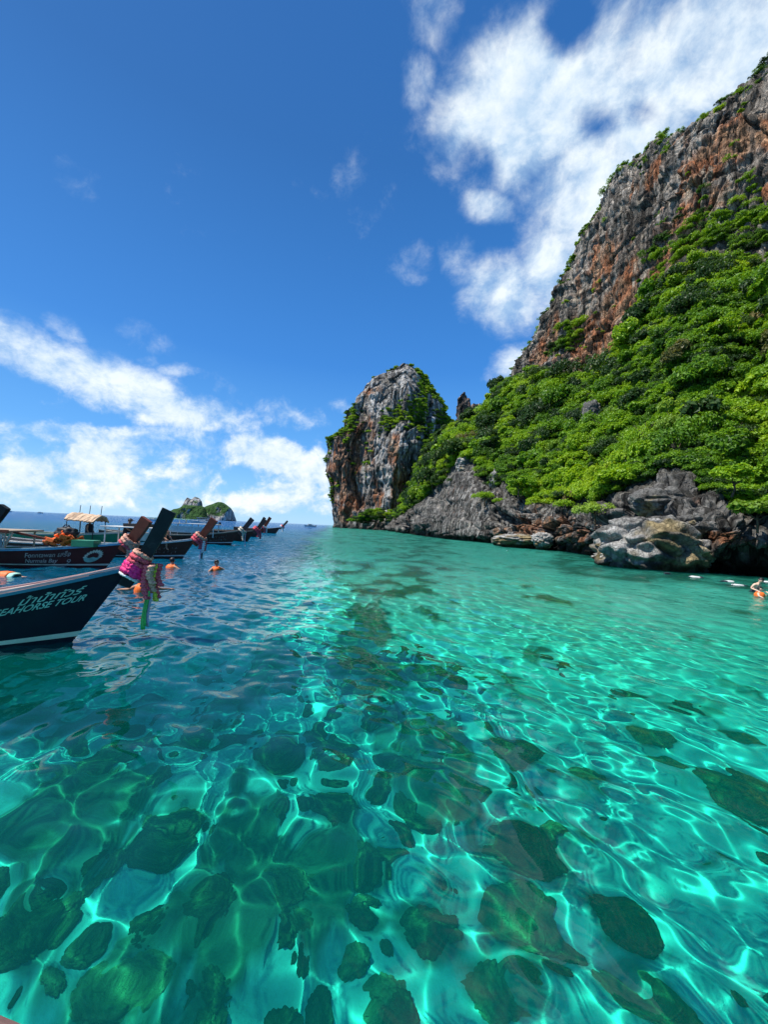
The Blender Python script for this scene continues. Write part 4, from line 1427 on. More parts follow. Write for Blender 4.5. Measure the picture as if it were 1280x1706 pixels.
class Hull:
    """long-tail hull: bow at +x, stem foot at the origin on the waterline"""
    def __init__(self, L=9.5, B=.88, bow=1.32, mid=.60, rake=.62, draft=.35):
        self.L, self.B, self.bow, self.mid, self.rake, self.draft = L, B, bow, mid, rake, draft

    def sheer(self, u):
        u = np.asarray(u, float)
        return self.mid + (self.bow - self.mid) * np.clip(1 - u / .46, 0, 1) ** 2.1 + .22 * np.clip((u - .7) / .3, 0, 1) ** 2

    def pt(self, u, h, side, off=0.0):
        """u 0 bow .. 1 stern; h -1 keel .. 0 waterline .. 1 gunwale"""
        u, h = np.asarray(u, float), np.asarray(h, float)
        zs = self.sheer(u)
        z = np.where(h >= 0, h * zs, h * self.draft)
        shape = 1 - np.clip(1 - u / .55, 0, 1) ** 2.0
        shape = shape * (1 - .45 * np.clip((u - .6) / .4, 0, 1) ** 2)
        k = np.where(h >= 0, .66 + .34 * np.abs(h) ** .8, .66 * (1 - np.abs(h) ** 2.2))
        y = shape * self.B * k
        x0 = self.rake * np.where(z > 0, z, z * .6)
        x = x0 * (1 - np.clip(u / .5, 0, 1)) - self.L * u
        y = np.maximum(y + off, 0.0) if off < 0 else y + off
        return np.stack([x, side * y, z + 0 * x], -1)

    def skin(self, name, mat, parent, hs=(-1, 1), off=0.0, nu=60, nh=14, pw=1.6):
        us = np.linspace(0, 1, nu) ** pw
        P_, F_ = [], []
        for side in (1, -1):
            hv = np.linspace(hs[0], hs[1], nh)
            U_, H_ = np.meshgrid(us, hv, indexing='ij')
            q = self.pt(U_, H_, side, off)
            f = grid_faces(nu, nh) + len(P_) * nu * nh
            P_.append(q.reshape(-1, 3))
            F_.append(f if side == -1 else f[:, ::-1])
        o = mesh_np(name, np.concatenate(P_), np.concatenate(F_), mat, parent)
        return o

    def strip(self, name, mat, parent, h0, h1, off, thick, u0=0.0, u1=1.0, sides=(1, -1), nu=60):
        """rubbing strake or painted band standing a little proud of the planking"""
        us = u0 + (u1 - u0) * np.linspace(0, 1, nu) ** 1.5
        P_, F_, n = [], [], 0
        for side in sides:
            a = self.pt(us, np.full(nu, h0), side, off)
            b = self.pt(us, np.full(nu, h1), side, off)
            a2 = self.pt(us, np.full(nu, h0), side, off + thick)
            b2 = self.pt(us, np.full(nu, h1), side, off + thick)
            ring = np.stack([a, a2, b2, b], 1)
            for i in range(nu - 1):
                for j in range(4):
                    q = (n + i * 4 + j, n + i * 4 + (j + 1) % 4, n + (i + 1) * 4 + (j + 1) % 4, n + (i + 1) * 4 + j)
                    F_.append(q if side == 1 else q[::-1])
            F_.append((n, n + 1, n + 2, n + 3))
            F_.append((n + 4 * nu - 1, n + 4 * nu - 2, n + 4 * nu - 3, n + 4 * nu - 4))
            P_.append(ring.reshape(-1, 3))
            n += nu * 4
        return mesh_np(name, np.concatenate(P_), np.array(F_), mat, parent, smooth=False)

    def rail(self, name, mat, parent, inset, w, h, z_off, u0, u1, sides=(1, -1), nu=50):
        us = np.linspace(u0, u1, nu)
        P_, F_, n = [], [], 0
        for side in sides:
            q = self.pt(us, np.ones(nu), side, -inset)
            ring = []
            for dy, dz in ((0, 0), (w, 0), (w, h), (0, h)):
                r_ = q.copy()
                r_[:, 1] -= side * dy
                r_[:, 1] = np.where(r_[:, 1] * side < .01, side * .01, r_[:, 1])
                r_[:, 2] += z_off + dz
                ring.append(r_)
            ring = np.stack(ring, 1)
            for i in range(nu - 1):
                for j in range(4):
                    f = (n + i * 4 + j, n + i * 4 + (j + 1) % 4, n + (i + 1) * 4 + (j + 1) % 4, n + (i + 1) * 4 + j)
                    F_.append(f if side == 1 else f[::-1])
            F_.append((n, n + 1, n + 2, n + 3))
            F_.append((n + 4 * nu - 1, n + 4 * nu - 2, n + 4 * nu - 3, n + 4 * nu - 4))
            P_.append(ring.reshape(-1, 3))
            n += nu * 4
        return mesh_np(name, np.concatenate(P_), np.array(F_), mat, parent, smooth=False)

    def planks(self, parent, mat, u0, u1, n, dz=-.10):
        """cross planks of the deck, each its own board"""
        out = []
        us = np.linspace(u0, u1, n + 1)
        for i in range(n):
            a, b = us[i], us[i + 1] - (us[1] - us[0]) * .10
            P_ = []
            for u in (a, b):
                for side in (-1, 1):
                    q = self.pt(u, 1.0, side, -.07)
                    q[1] = q[1] if q[1] * side > .02 else side * .02
                    P_.append(q + np.array([0, 0, dz + .006 * (i % 3)]))
            P_ = np.array(P_)
            low = P_ - np.array([0, 0, .03])
            V_ = np.concatenate([P_, low])
            F_ = np.array([(0, 1, 3, 2), (4, 6, 7, 5), (0, 4, 5, 1), (2, 3, 7, 6), (0, 2, 6, 4), (1, 5, 7, 3)])
            out.append(mesh_np('deck_plank', V_, F_, mat, parent, smooth=False))
        return out


def prow(parent, base, tip, w, t, mat, hull_mat=None, bend=.12):
    """the upswept stem post: a squared, slightly curved timber with a cut end"""
    base, tip = Vector(base), Vector(tip)
    d = (tip - base)
    n = 14
    side = Vector((0, 1, 0))
    nrm_ = d.normalized().cross(side).normalized()
    V_, F_ = [], []
    for i in range(n + 1):
        f = i / n
        c = base + d * f + nrm_ * (bend * math.sin(f * math.pi) * -.35)
        ww = w * (.85 + .15 * f)
        tt = t * (.92 + .08 * f)
        for sy, sn in ((-1, -1), (1, -1), (1, 1), (-1, 1)):
            V_.append(c + side * sy * tt / 2 + nrm_ * sn * ww / 2)
    for i in range(n):
        for j in range(4):
            F_.append((i * 4 + j, i * 4 + (j + 1) % 4, (i + 1) * 4 + (j + 1) % 4, (i + 1) * 4 + j))
    F_ += [(3, 2, 1, 0), (n * 4, n * 4 + 1, n * 4 + 2, n * 4 + 3)]
    bm = bmesh.new()
    vs = [bm.verts.new(v) for v in V_]
    for f in F_:
        bm.faces.new([vs[i] for i in f])
    es = [e for e in bm.edges if abs((e.verts[0].co - e.verts[1].co).normalized().dot(d.normalized())) > .8 or e.verts[0].index >= n * 4]
    bmesh.ops.bevel(bm, geom=es, offset=.018, segments=2, affect='EDGES')
    return bm_obj('prow', bm, mat, parent)


_fonts = {}


def text_mesh(body, size=1.0, shear=0.0, bold=0.0):
    cu = bpy.data.curves.new('lettering', 'FONT')
    cu.body = body
    cu.size = size
    cu.shear = shear
    cu.offset = bold
    cu.resolution_u = 3
    ob = bpy.data.objects.new('lettering', cu)
    COL.objects.link(ob)
    dg = bpy.context.evaluated_depsgraph_get()
    me = bpy.data.meshes.new_from_object(ob.evaluated_get(dg))
    bpy.data.objects.remove(ob)
    return me


def letter_on(H, parent, body, u_end, h_mid, size, mat, side=-1, shear=0.15, bold=0.0, stretch=1.0):
    """lettering laid on the planking, reading towards the bow; u_end is where its last letter stands"""
    me = text_mesh(body, size, shear, bold)
    bm = bmesh.new()
    bm.from_mesh(me)
    bmesh.ops.subdivide_edges(bm, edges=[e for e in bm.edges if e.calc_length() > size * .2], cuts=2)
    xs = [v.co.x for v in bm.verts]
    wd = max(xs)
    for v in bm.verts:
        u = u_end + (wd - v.co.x) * stretch / H.L
        zs = float(H.sheer(u))
        h = h_mid + (v.co.y - size * .35) / zs
        q = H.pt(u, h, side, .008)
        v.co = q
    o = bm_obj('lettering', bm, mat, parent)
    return o


def scribble(H, parent, u0, u1, h0, h1, n, mat, seed, side=-1):
    """worn hand-painted strokes too faded to read"""
    r = np.random.default_rng(seed)
    bm = bmesh.new()
    for i in range(n):
        u = u0 + (u1 - u0) * (i + r.random() * .6) / n
        h = h0 if i % 2 else h1
        for k in range(3):
            a = H.pt(u, h + r.normal() * .03, side, .008)
            b = H.pt(u + r.normal() * .004, h + r.normal() * .05, side, .008)
            a, b = Vector(a), Vector(b)
            if (a - b).length > .02:
                bar_bm(bm, a, b, .025, .004)
    return bm_obj('lettering', bm, mat, parent)


def longtail(name, label, foot, heading, H, mats, prow_tip, prow_w=.40, prow_t=.22, group='long-tail boats moored in a row', stripe=True, planks=None, scale=1.0, rails=True):
    e = empty(name, (foot.x, foot.y, 0), heading)
    e.scale = (scale,) * 3
    tag(e, label, 'boat', group)
    H.skin('hull', mats['hull'], e)
    inn = H.skin('inner_planking', mats.get('inner', M_PLANK), e, hs=(-.55, .985), off=-.05)
    H.strip('gunwale_trim', mats['trim'], e, mats.get('trim_lo', .92), 1.0, .004, .035)
    if stripe:
        H.strip('waterline_stripe', mats.get('stripe', M_WHITE), e, .12, .185, .002, .006)
    # floor boards
    us = np.linspace(.06, .96, 40)
    a = H.pt(us, np.full(40, -.12), -1, -.06)
    b = H.pt(us, np.full(40, -.12), 1, -.06)
    mesh_np('floor', np.stack([a, b], 1).reshape(-1, 3) + [0, 0, .12], grid_faces(40, 2), M_PLANK, e, smooth=False)
    if rails:
        H.rail('top_rail', mats.get('rail', M_WHITE), e, .01, .07, .035, .012, .012, .96)
    for u in np.linspace(.22, .9, 8):
        l_, r_ = H.pt(u, .62, -1, -.05), H.pt(u, .62, 1, -.05)
        bars('thwart', [(l_, r_)], .24, M_PLANK, e, h=.035)
    if planks:
        H.planks(e, planks[3] if len(planks) > 3 else M_PINK, *planks[:3])
    bx = H.rake * H.bow
    prow(e, (bx - .10, 0, H.bow - .34), prow_tip, prow_w, prow_t, mats['prow'])
    return e


def garland(name, label, boat, base, tip, f, r0, cols, drop, ribbons, seed):
    """cloth and flower garlands wound round the prow, with tails that hang in front of the stem"""
    r = np.random.default_rng(seed)
    M = boat.matrix_basis if boat.matrix_basis else Matrix.Identity(4)
    M = Matrix.LocRotScale(boat.location, boat.rotation_euler, boat.scale)
    e = empty(name, (0, 0, 0))
    base, tip = Vector(base), Vector(tip)
    d = tip - base
    n_ = d.normalized().cross(Vector((0, 1, 0))).normalized()
    root = M @ (base + d * f)
    e.location = root
    tag(e, label, 'garland', 'flower garlands on the prows')

    def ring(c, ax, rad, thick, name_, mat, bumpy=.42, sag=0.0, nseg=60, nr=8):
        ax = Vector(ax).normalized()
        t = ax.cross(Vector((0, 1, .01))).normalized()
        s = ax.cross(t)
        V_ = []
        for i in range(nseg):
            a = 2 * math.pi * i / nseg
            q = c + (t * math.cos(a) + s * math.sin(a)) * rad
            low = max(0, -(q - c).z)
            for j in range(nr):
                b = 2 * math.pi * j / nr
                rr = thick * (1 + bumpy * (r.random() - .5) * 2)
                V_.append(q + ((t * math.cos(a) + s * math.sin(a)) * math.cos(b) + ax * math.sin(b)) * rr - Vector((0, 0, sag * low)))
        F_ = []
        for i in range(nseg):
            for j in range(nr):
                F_.append((i * nr + j, ((i + 1) % nseg) * nr + j, ((i + 1) % nseg) * nr + (j + 1) % nr, i * nr + (j + 1) % nr))
        V2 = np.array([tuple(M @ v - root) for v in V_])
        return mesh_np(name_, V2, np.array(F_), mat, e)

    def tail(c, length, rad, mat, name_, sway, beads):
        V_, F_ = [], []
        nr, ns = 8, beads * 4
        for i in range(ns + 1):
            t_ = i / ns
            q = c + Vector((sway[0] * t_ + .03 * math.sin(5 * t_ + seed), sway[1] * t_, -length * t_))
            rr = rad * (.72 + .42 * abs(math.sin(math.pi * i / 4))) * (1 + .15 * (r.random() - .5))
            for j in range(nr):
                b = 2 * math.pi * j / nr
                V_.append(q + Vector((math.cos(b) * rr, math.sin(b) * rr, 0)))
        for i in range(ns):
            for j in range(nr):
                F_.append((i * nr + j, i * nr + (j + 1) % nr, (i + 1) * nr + (j + 1) % nr, (i + 1) * nr + j))
        V2 = np.array([tuple(M @ v - root) for v in V_])
        return mesh_np(name_, V2, np.array(F_), mat, e)

    ax = d.normalized()
    k = 0
    for off, rad, th, mat in cols:
        ring(base + d * (f + off), ax, rad, th, 'garland_ring', mat, sag=.5)
    for dx, dy, ln, rad, mat, bd in drop:
        tail(base + d * f + Vector((dx, dy, -.05)), ln, rad, mat, 'flower_tail', (.05, 0), bd)
    for dx, dy, top, ln, w, mat in ribbons:
        P_ = []
        for i in range(13):
            t_ = i / 12
            q = base + d * f + Vector((dx + .02 * math.sin(4 * t_ + dx * 9), dy, -top - ln * t_))
            tw = .35 * math.sin(3 * t_ + dx * 5)
            P_ += [q + Vector((-w / 2 * math.cos(tw), -w / 2 * math.sin(tw), 0)), q + Vector((w / 2 * math.cos(tw), w / 2 * math.sin(tw), 0))]
        V2 = np.array([tuple(M @ v - root) for v in P_])
        o = mesh_np('ribbon', V2, grid_faces(13, 2), mat, e)
        md = o.modifiers.new('thickness', 'SOLIDIFY')
        md.thickness = .004
    return e
# ------------------------------------------------------------------ the fleet
# 1 the near navy boat
H1 = Hull(L=9.0, B=.86, bow=1.33, mid=.56, rake=.62)
f1 = on_water(115, 1076)
T1 = (1.34, 0, 2.33)
boat1 = longtail('longtail_boat', 'near navy blue long-tail boat lettered SEAHORSE TOUR with a dark squared prow', f1, R(20), H1,
                 dict(hull=M_NAVY, trim=M_TEAL, trim_lo=.945, prow=M_PROWD, rail=M_PINK, stripe=M_CREAM), T1, .23, .16, planks=(.02, .34, 13))
letter_on(H1, boat1, 'SEAHORSE TOUR', .029, .665, .15, M_LETTER, bold=.003, stretch=.76)
letter_on(H1, boat1, 'ม้าน้ำทัวร์', .039, .79, .17, M_LETTER, bold=.002, stretch=.98)
H1.rail('inner_rail', M_CREAM, boat1, .22, .06, .05, -.02, .05, .9)
b1 = (H1.rake * H1.bow - .10, 0, H1.bow - .34)
garland('prow_garland', 'magenta and red garland with green and lilac ribbons on the near navy boat', boat1, b1, T1, .32, .2,
        [(-.06, .145, .045, M_MAGENTA), (-.10, .15, .045, M_MAGENTA), (-.14, .158, .045, M_MAGENTA), (-.02, .145, .04, M_PINKF), (.04, .14, .042, M_PINKF), (.09, .135, .035, M_CORALF), (-.19, .175, .02, M_WHITEF)],
        [(.12, -.12, .60, .055, M_PINKF, 9), (.20, -.06, .48, .05, M_CORALF, 7), (.26, .05, .62, .05, M_PINKF, 9), (.20, -.14, .34, .06, M_CORALF, 5), (.24, -.02, .66, .045, M_YELLOWF, 8), (.16, .10, .55, .05, M_MAGENTA, 7), (.30, .0, .40, .055, M_PINKF, 6)],
        [(.17, -.13, .55, .62, .07, M_GREENR), (.225, -.10, .55, .58, .05, M_LILACR), (.20, -.15, .50, .60, .03, M_GREENR)], 2)

# 2 the maroon boat behind it
H2 = Hull(L=10.5, B=.95, bow=1.10, mid=.66, rake=.66)
f2 = on_water(176, 947)
T2 = (1.50, 0, 2.10)
boat2 = longtail('longtail_boat', 'maroon long-tail boat with a rayed sun emblem and worn sandy lettering', f2, R(4), H2,
                 dict(hull=M_MAROON, trim=M_SKY, prow=M_PROWB, rail=M_WHITE, stripe=M_CREAM, inner=M_GREENH), T2, .44, .24)
letter_on(H2, boat2, 'Fonntawan เสร็จ', .135, .66, .26, M_LETTER2, shear=0, stretch=.82, bold=.003)
letter_on(H2, boat2, 'Nurmala Bay', .165, .36, .22, M_LETTER2, shear=0, stretch=.9, bold=.003)
letter_on(H2, boat2, '9', .125, .30, .30, M_LETTER2, shear=0, stretch=1.0)
# sun emblem: half disc of water under a fan of rays
bm = bmesh.new()
uc, hc, rr_ = .066, .50, .26


def emb(x, y):
    u = uc - x / H2.L
    return Vector(H2.pt(u, hc + y / float(H2.sheer(u)), -1, .010))


for i in range(11):
    a = math.pi * i / 10
    c_, s_ = math.cos(a), math.sin(a)
    p0, p1, p2 = emb(c_ * .17 - s_ * .012, s_ * .17 + c_ * .012 - .02), emb(c_ * .30, s_ * .32 - .02), emb(c_ * .17 + s_ * .012, s_ * .17 - c_ * .012 - .02)
    q0 = emb(c_ * .25 - s_ * .045, s_ * .25 + c_ * .045 - .02)
    q2 = emb(c_ * .25 + s_ * .045, s_ * .25 - c_ * .045 - .02)
    vs = [bm.verts.new(v) for v in (p0, q0, p1, q2, p2)]
    bm.faces.new(vs)
bm_obj('sun_rays', bm, M_CREAM, boat2)
bm = bmesh.new()
vs = [bm.verts.new(emb(-.25 + .5 * i / 12, -.04 + .02 * math.sin(i * 1.2))) for i in range(13)]
vs += [bm.verts.new(emb(.25 * math.cos(a), -.04 - .20 * math.sin(a))) for a in np.linspace(.15, math.pi - .15, 12)]
bm.faces.new(vs)
bm_obj('emblem_sea', bm, M_LETTER, boat2)
b2 = (H2.rake * H2.bow - .10, 0, H2.bow - .34)
garland('prow_garland', 'salmon and white garland on the brown prow of the maroon boat', boat2, b2, T2, .30, .2,
        [(.06, .27, .07, M_CORALF), (-.02, .28, .08, M_CORALF), (-.10, .30, .06, M_PINKF)],
        [(.02, -.20, .62, .07, M_CORALF, 7), (.10, -.16, .85, .06, M_WHITEF, 9), (.20, -.05, .7, .06, M_CORALF, 8)], [], 5)
# flat awning over the after part, windscreen frame, boarding pole
aw = H2.pt(.42, 1, -1)[0]
pst = []
for x in (-3.4, -5.2, -7.0):
    for y in (-.7, .7):
        pst.append(((x, y, .5), (x, y, 1.36)))
bars('awning_post', pst, .05, M_CREAM, boat2)
box('awning', (-5.1, 0, 1.40), (3.9, 1.7, .07), M_PLANK, boat2)
box('awning_trim', (-5.1, -.87, 1.40), (3.94, .03, .12), M_PROWB, boat2)
bars('windscreen_frame', [((-3.5, -.62, .7), (-3.2, -.62, 1.34)), ((-4.4, -.62, .7), (-4.4, -.62, 1.34)), ((-4.4, -.62, .74), (-3.45, -.62, .74)), ((-4.4, -.62, 1.32), (-3.2, -.62, 1.32))], .07, M_CREAM, boat2)
box('windscreen', (-3.95, -.60, 1.03), (.78, .012, .50), plain('dusty_glass', (.45, .50, .48), .2, .5, var=.3), boat2)
bars('boarding_pole', [((-3.3, -.45, 1.36), (-1.75, -.30, 1.06))], .08, M_PROWB, boat2)
box('green_locker', (-.62, -.32, 1.02), (.85, .45, .26), M_GREENH, boat2)

# 3 the brown boat
H3 = Hull(L=10, B=.95, bow=1.12, mid=.62, rake=.60)
f3 = on_water(304, 930.5)
T3 = (1.55, 0, 2.22)
boat3 = longtail('longtail_boat', 'dark brown long-tail boat with faded lettering and a pink garland, second row', f3, R(6), H3,
                 dict(hull=M_BROWN, trim=M_WHITE, prow=M_PROWB, rail=M_WHITE), T3, .40, .22)
scribble(H3, boat3, .05, .30, .60, .36, 30, M_LETTER2, 7)
b3 = (H3.rake * H3.bow - .10, 0, H3.bow - .34)
garland('prow_garland', 'pink and white garland with a dark ribbon on the brown boat', boat3, b3, T3, .30, .2,
        [(.05, .27, .08, M_CORALF), (-.04, .28, .08, M_PINKF), (-.13, .30, .07, M_PINKF)],
        [(.05, -.16, .6, .09, M_PINKF, 6), (.18, -.10, .8, .09, M_WHITEF, 7), (.24, .03, .7, .08, M_PINKF, 7)], [(.20, -.14, .5, .85, .09, M_CLOTH_D), (.10, -.16, .5, .8, .05, M_LILACR)], 6)
box('cabin_roof', (-2.6, 0, 1.60), (2.6, 1.5, .06), M_WHITE, boat3)
bars('roof_post', [((x, y, .5), (x, y, 1.58)) for x in (-1.5, -3.7) for y in (-.62, .62)], .05, M_WHITE, boat3)
box('cabin_screen', (-1.9, -.55, 1.12), (1.5, .03, .42), M_CREAM, boat3)
box('roof_load', (-2.4, .1, 1.72), (1.3, .7, .16), M_RUBBER, boat3)

# 4, 5, 6, 7 the boats farther along the row
H4 = Hull(L=11, B=1.0, bow=1.35, mid=.72, rake=.55)
f4 = on_water(385, 907.5)
T4 = (1.75, 0, 2.45)
boat4 = longtail('longtail_boat', 'long-tail boat with pale stacked awnings and greenish lettering, third in the row', f4, R(6), H4,
                 dict(hull=M_BROWN, trim=M_PLANK, prow=M_BLACK, rail=M_CREAM), T4, .42, .24)
scribble(H4, boat4, .06, .26, .62, .38, 26, M_LETTER, 9)
b4 = (H4.rake * H4.bow - .10, 0, H4.bow - .34)
box('awning', (-3.3, 0, 1.75), (4.2, 1.7, .07), M_WHITE, boat4)
box('awning', (-5.6, .1, 2.12), (3.2, 1.7, .07), M_CLOTH_M, boat4)
bars('awning_post', [((x, y, .6), (x, y, 1.72)) for x in (-1.4, -3.2, -5.0) for y in (-.72, .72)], .06, M_WHITE, boat4)
bars('awning_post', [((x, y, 1.7), (x, y, 2.1)) for x in (-4.3, -6.8) for y in (-.72, .72)], .06, M_WHITE, boat4)
box('side_cloth', (-3.6, -.78, 1.25), (2.6, .03, .55), M_CLOTH_W, boat4)
box('side_cloth', (-5.6, -.8, 1.2), (.9, .03, .5), M_PINKF, boat4)
garland('prow_garland', 'cream garland hanging from the third boat in the row', boat4, b4, T4, .28, .2, [(.02, .28, .09, M_CREAM), (-.08, .30, .08, M_CREAM)],
        [(.08, -.16, .95, .10, M_CREAM, 7), (.26, -.05, 1.5, .04, M_LILACR, 9)], [], 8)

H5 = Hull(L=10, B=.95, bow=1.25, mid=.7, rake=.55)
for k, (px, py, hd, tipz, lab, glab, gm) in enumerate((
        (413, 901.5, 6, 2.5, 'weathered brown long-tail boat tucked behind the one with awnings', 'small pink garland on the weathered boat behind the awnings', M_PINKF),
        (428, 894.5, 6, 2.9, 'dark long-tail boat wearing a pink and white garland, end of the close row', 'pink and white garland at the end of the close row', M_WHITEF),
        (420, 892.5, 8, 2.9, 'long-tail boat of which only the black prow shows between two others', None, None))):
    fk = on_water(px, py)
    bk = longtail('longtail_boat', lab, fk, R(hd), H5, dict(hull=M_BROWN if k == 0 else M_BLACK, trim=M_PLANK if k == 0 else M_PROWB, prow=M_BLACK if k != 1 else M_PROWB, rail=M_PLANK), (1.75, 0, tipz), .44, .26, stripe=False)
    if glab:
        garland('prow_garland', glab, bk, (.55, 0, .9), (1.75, 0, tipz), .34, .2, [(.0, .30, .11, gm), (-.10, .32, .11, M_PINKF)], [(.10, -.2, .9, .13, M_PINKF, 6), (.3, 0, 1.1, .11, gm, 6)], [], 11 + k)
H7 = Hull(L=9, B=.95, bow=1.25, mid=.8, rake=.7)
f7 = on_water(460, 888.6)
boat7 = longtail('longtail_boat', 'lone black long-tail boat farthest out, with a white cloth on its prow', f7, R(-8), H7, dict(hull=M_BLACK, trim=M_BLACK, prow=M_BLACK, rail=M_PLANK), (2.3, 0, 2.6), .36, .24, stripe=False)
garland('prow_garland', 'white cloth tied to the prow of the farthest black boat', boat7, (.75, 0, .9), (2.3, 0, 2.6), .30, .2, [(0, .30, .14, M_WHITEF), (.08, .28, .12, M_PINKF)], [(.15, -.2, 1.0, .15, M_WHITEF, 5)], [], 17)

# 8 prow that looks in at the left
H8 = Hull(L=9, B=.9, bow=1.25, mid=.66, rake=.62)
f8 = on_water(-86, 950)
boat8 = longtail('longtail_boat', 'long-tail boat at the left border, only its dark prow tip in view', f8, R(8), H8, dict(hull=M_BROWN, trim=M_WHITE, prow=M_PROWD, rail=M_WHITE), (1.62, 0, 2.34), .30, .20)

# 9 green boat with a straw roof
H9 = Hull(L=9.5, B=1.0, bow=1.25, mid=.92, rake=.55)
f9 = on_water(196, 918)
boat9 = longtail('longtail_boat', 'green boat with a straw canopy on thin posts behind the maroon boat', f9, R(3), H9, dict(hull=M_GREENH, trim=M_CREAM, prow=M_BROWN, rail=M_CREAM, inner=M_GREENH), (1.0, 0, 1.55), .3, .2, stripe=False)
cp = Vector(boat9.location)
bars('canopy_post', [((x, y, .55), (x, y, 1.78)) for x in (-1.2, -1.95, -2.75) for y in (-.55, .55)], .022, M_RUBBER, boat9, n=6)


def sloped_roof():
    """straw canopy: low ridge, fraying eaves"""
    V_, F_ = [], []
    n = 26
    r = np.random.default_rng(3)
    prof = [(-.74, -.28), (-.42, -.02), (0, .15), (.42, .02), (.74, -.24)]
    for i in range(n):
        x = -2.85 + 1.75 * i / (n - 1)
        for y, z in prof:
            V_.append((x + r.normal() * .02, y * (1 + .03 * r.normal()), 2.02 + z + .025 * r.normal() + .12 * (1 - i / (n - 1))))
    F_ = grid_faces(n, 5)
    o = mesh_np('canopy', np.array(V_), F_, M_STRAW, boat9, smooth=False)
    md = o.modifiers.new('thickness', 'SOLIDIFY')
    md.thickness = .09
    return o


sloped_roof()
bars('rod', [((x, .5, 2.0), (x + .05, .5, 2.75)) for x in (-2.8, -2.2, -1.5)], .018, M_RUBBER, boat9, n=6)

# ------------------------------------------------------------------ speedboats far out
def speedboat(px, py, L, heading, label, wake=0.0, cab=M_WHITE):
    f = on_water(px, py)
    e = empty('speedboat', (f.x, f.y, 0), heading)
    tag(e, label, 'speedboat', 'speedboats far out on the sea')
    H_ = Hull(L=L, B=L * .14, bow=L * .13, mid=L * .10, rake=.8, draft=.3)
    H_.skin('hull', M_WHITE, e, nu=24, nh=8)
    us = np.linspace(0, 1, 20)
    mesh_np('deck', np.stack([H_.pt(us, np.ones(20), -1), H_.pt(us, np.ones(20), 1)], 1).reshape(-1, 3), grid_faces(20, 2), M_WHITE, e, smooth=False)
    box('cabin', (-L * .45, 0, L * .135), (L * .34, L * .2, L * .07), M_WHITE, e, bev=.1)
    box('window_band', (-L * .45, 0, L * .185), (L * .30, L * .19, L * .03), M_CLOTH_D, e, bev=.05)
    box('canopy', (-L * .5, 0, L * .225), (L * .5, L * .24, L * .016), cab, e)
    bars('canopy_post', [((x * L, y * L, L * .1), (x * L, y * L, L * .22)) for x in (-.3, -.7) for y in (-.1, .1)], L * .012, M_WHITE, e)
    for y in (-.05, .05):
        box('outboard_engine', (-L * 1.02, y * L, L * .07), (L * .05, L * .05, L * .12), M_RUBBER, e)
    return e


speedboat(20, 852.6, 11, R(2), 'white speedboat on the horizon nearest the left border', 0)
speedboat(62, 854.6, 11, R(178), 'white speedboat on the horizon second from the left border', 0)
speedboat(246, 866.5, 9, R(170), 'small white speedboat left of the tall dark prow', 0)
speedboat(318, 871, 13, R(186), 'white speedboat crossing in front of the far island', 0)
speedboat(334, 872.6, 9, R(182), 'smaller white speedboat trailing before the far island', 0)
speedboat(508, 876.6, 10, R(-160), 'tiny white boat on the horizon beside the promontory', 0)

# ------------------------------------------------------------------ far islands
def island(name, prof, Y, depth, label, green=.7, seed=1, bare_lo=.0):
    n_x = len(prof)
    q = np.array([[at(px, 870, Y).x, max(.5, at(px, py, Y).z)] for px, py in prof])
    nx, ny = 160, 60
    t = np.linspace(0, 1, nx)
    X_ = np.interp(t, np.linspace(0, 1, n_x), q[:, 0])
    Hh = np.interp(X_, q[:, 0], q[:, 1])
    v = np.linspace(0, 1, ny)
    half = np.sin(np.pi * np.clip(t, .0, 1)) ** .4
    prof_v = np.where(v < .14, (v / .14) ** .6 * .74, np.where(v < .5, .74 + .26 * np.sin((v - .14) / .36 * np.pi / 2), np.cos((v - .5) / .5 * np.pi / 2)))
    P_ = np.stack([np.repeat(X_[:, None], ny, 1), Y + (v[None, :] - .3) * depth * (.35 + .65 * half[:, None]), Hh[:, None] * prof_v[None, :] - 1.0], -1).reshape(-1, 3)
    P_[:, 2] += (6 * fbm(P_ * .02 + seed, 4)) * np.clip(P_[:, 2] / 30, 0, 1)
    P_[:, 1] += 18 * fbm(P_ * np.array([.014, .0, .010]) + seed, 4)
    nn = grid_normals(P_.reshape(nx, ny, 3)).reshape(-1, 3)
    st = np.abs(nn[:, 2])
    g = sstep(st + .35 * fbm(P_ * .012 + seed * 2, 4) + green - .6 - bare_lo * sstep(-P_[:, 2], -35, -8), .18, .42)[:, None]
    t_ = limestone(P_ * .16, nn, [], seed, 1.5) * (1 - g) + np.array([.035, .085, .022]) * (1 + .7 * fbm(P_ * .05, 4))[:, None] * g
    o = mesh_np(name, P_, grid_faces(nx, ny), M_ISLE, attrs={'tone': np.clip(t_, .01, .6)})
    return tag(o, label, kind='structure')


M_ISLE = rock_mat('island_ground', .06, 6.0)
island('far_island_hill', [(276, 866), (284, 848), (296, 845), (303, 842), (306, 840), (330, 842), (336, 846), (345, 862)], 2050, 160, 'low wooded saddle of the far island', .9, 2)
island('far_island_tower', [(299, 862), (301, 842), (304, 832), (308, 829), (312, 832), (313, 836), (315, 830), (320, 827), (326, 830), (330, 834), (331, 845), (330, 864)], 2080, 120, 'two rock towers of the far island', .12, 3)
island('far_island', [(328, 864), (333, 846), (340, 842), (350, 838), (358, 835), (364, 836), (372, 841), (379, 847), (382, 855), (380, 866)], 2120, 200, 'rounded wooded far island with a pale cliff at its foot', .75, 4, .8)

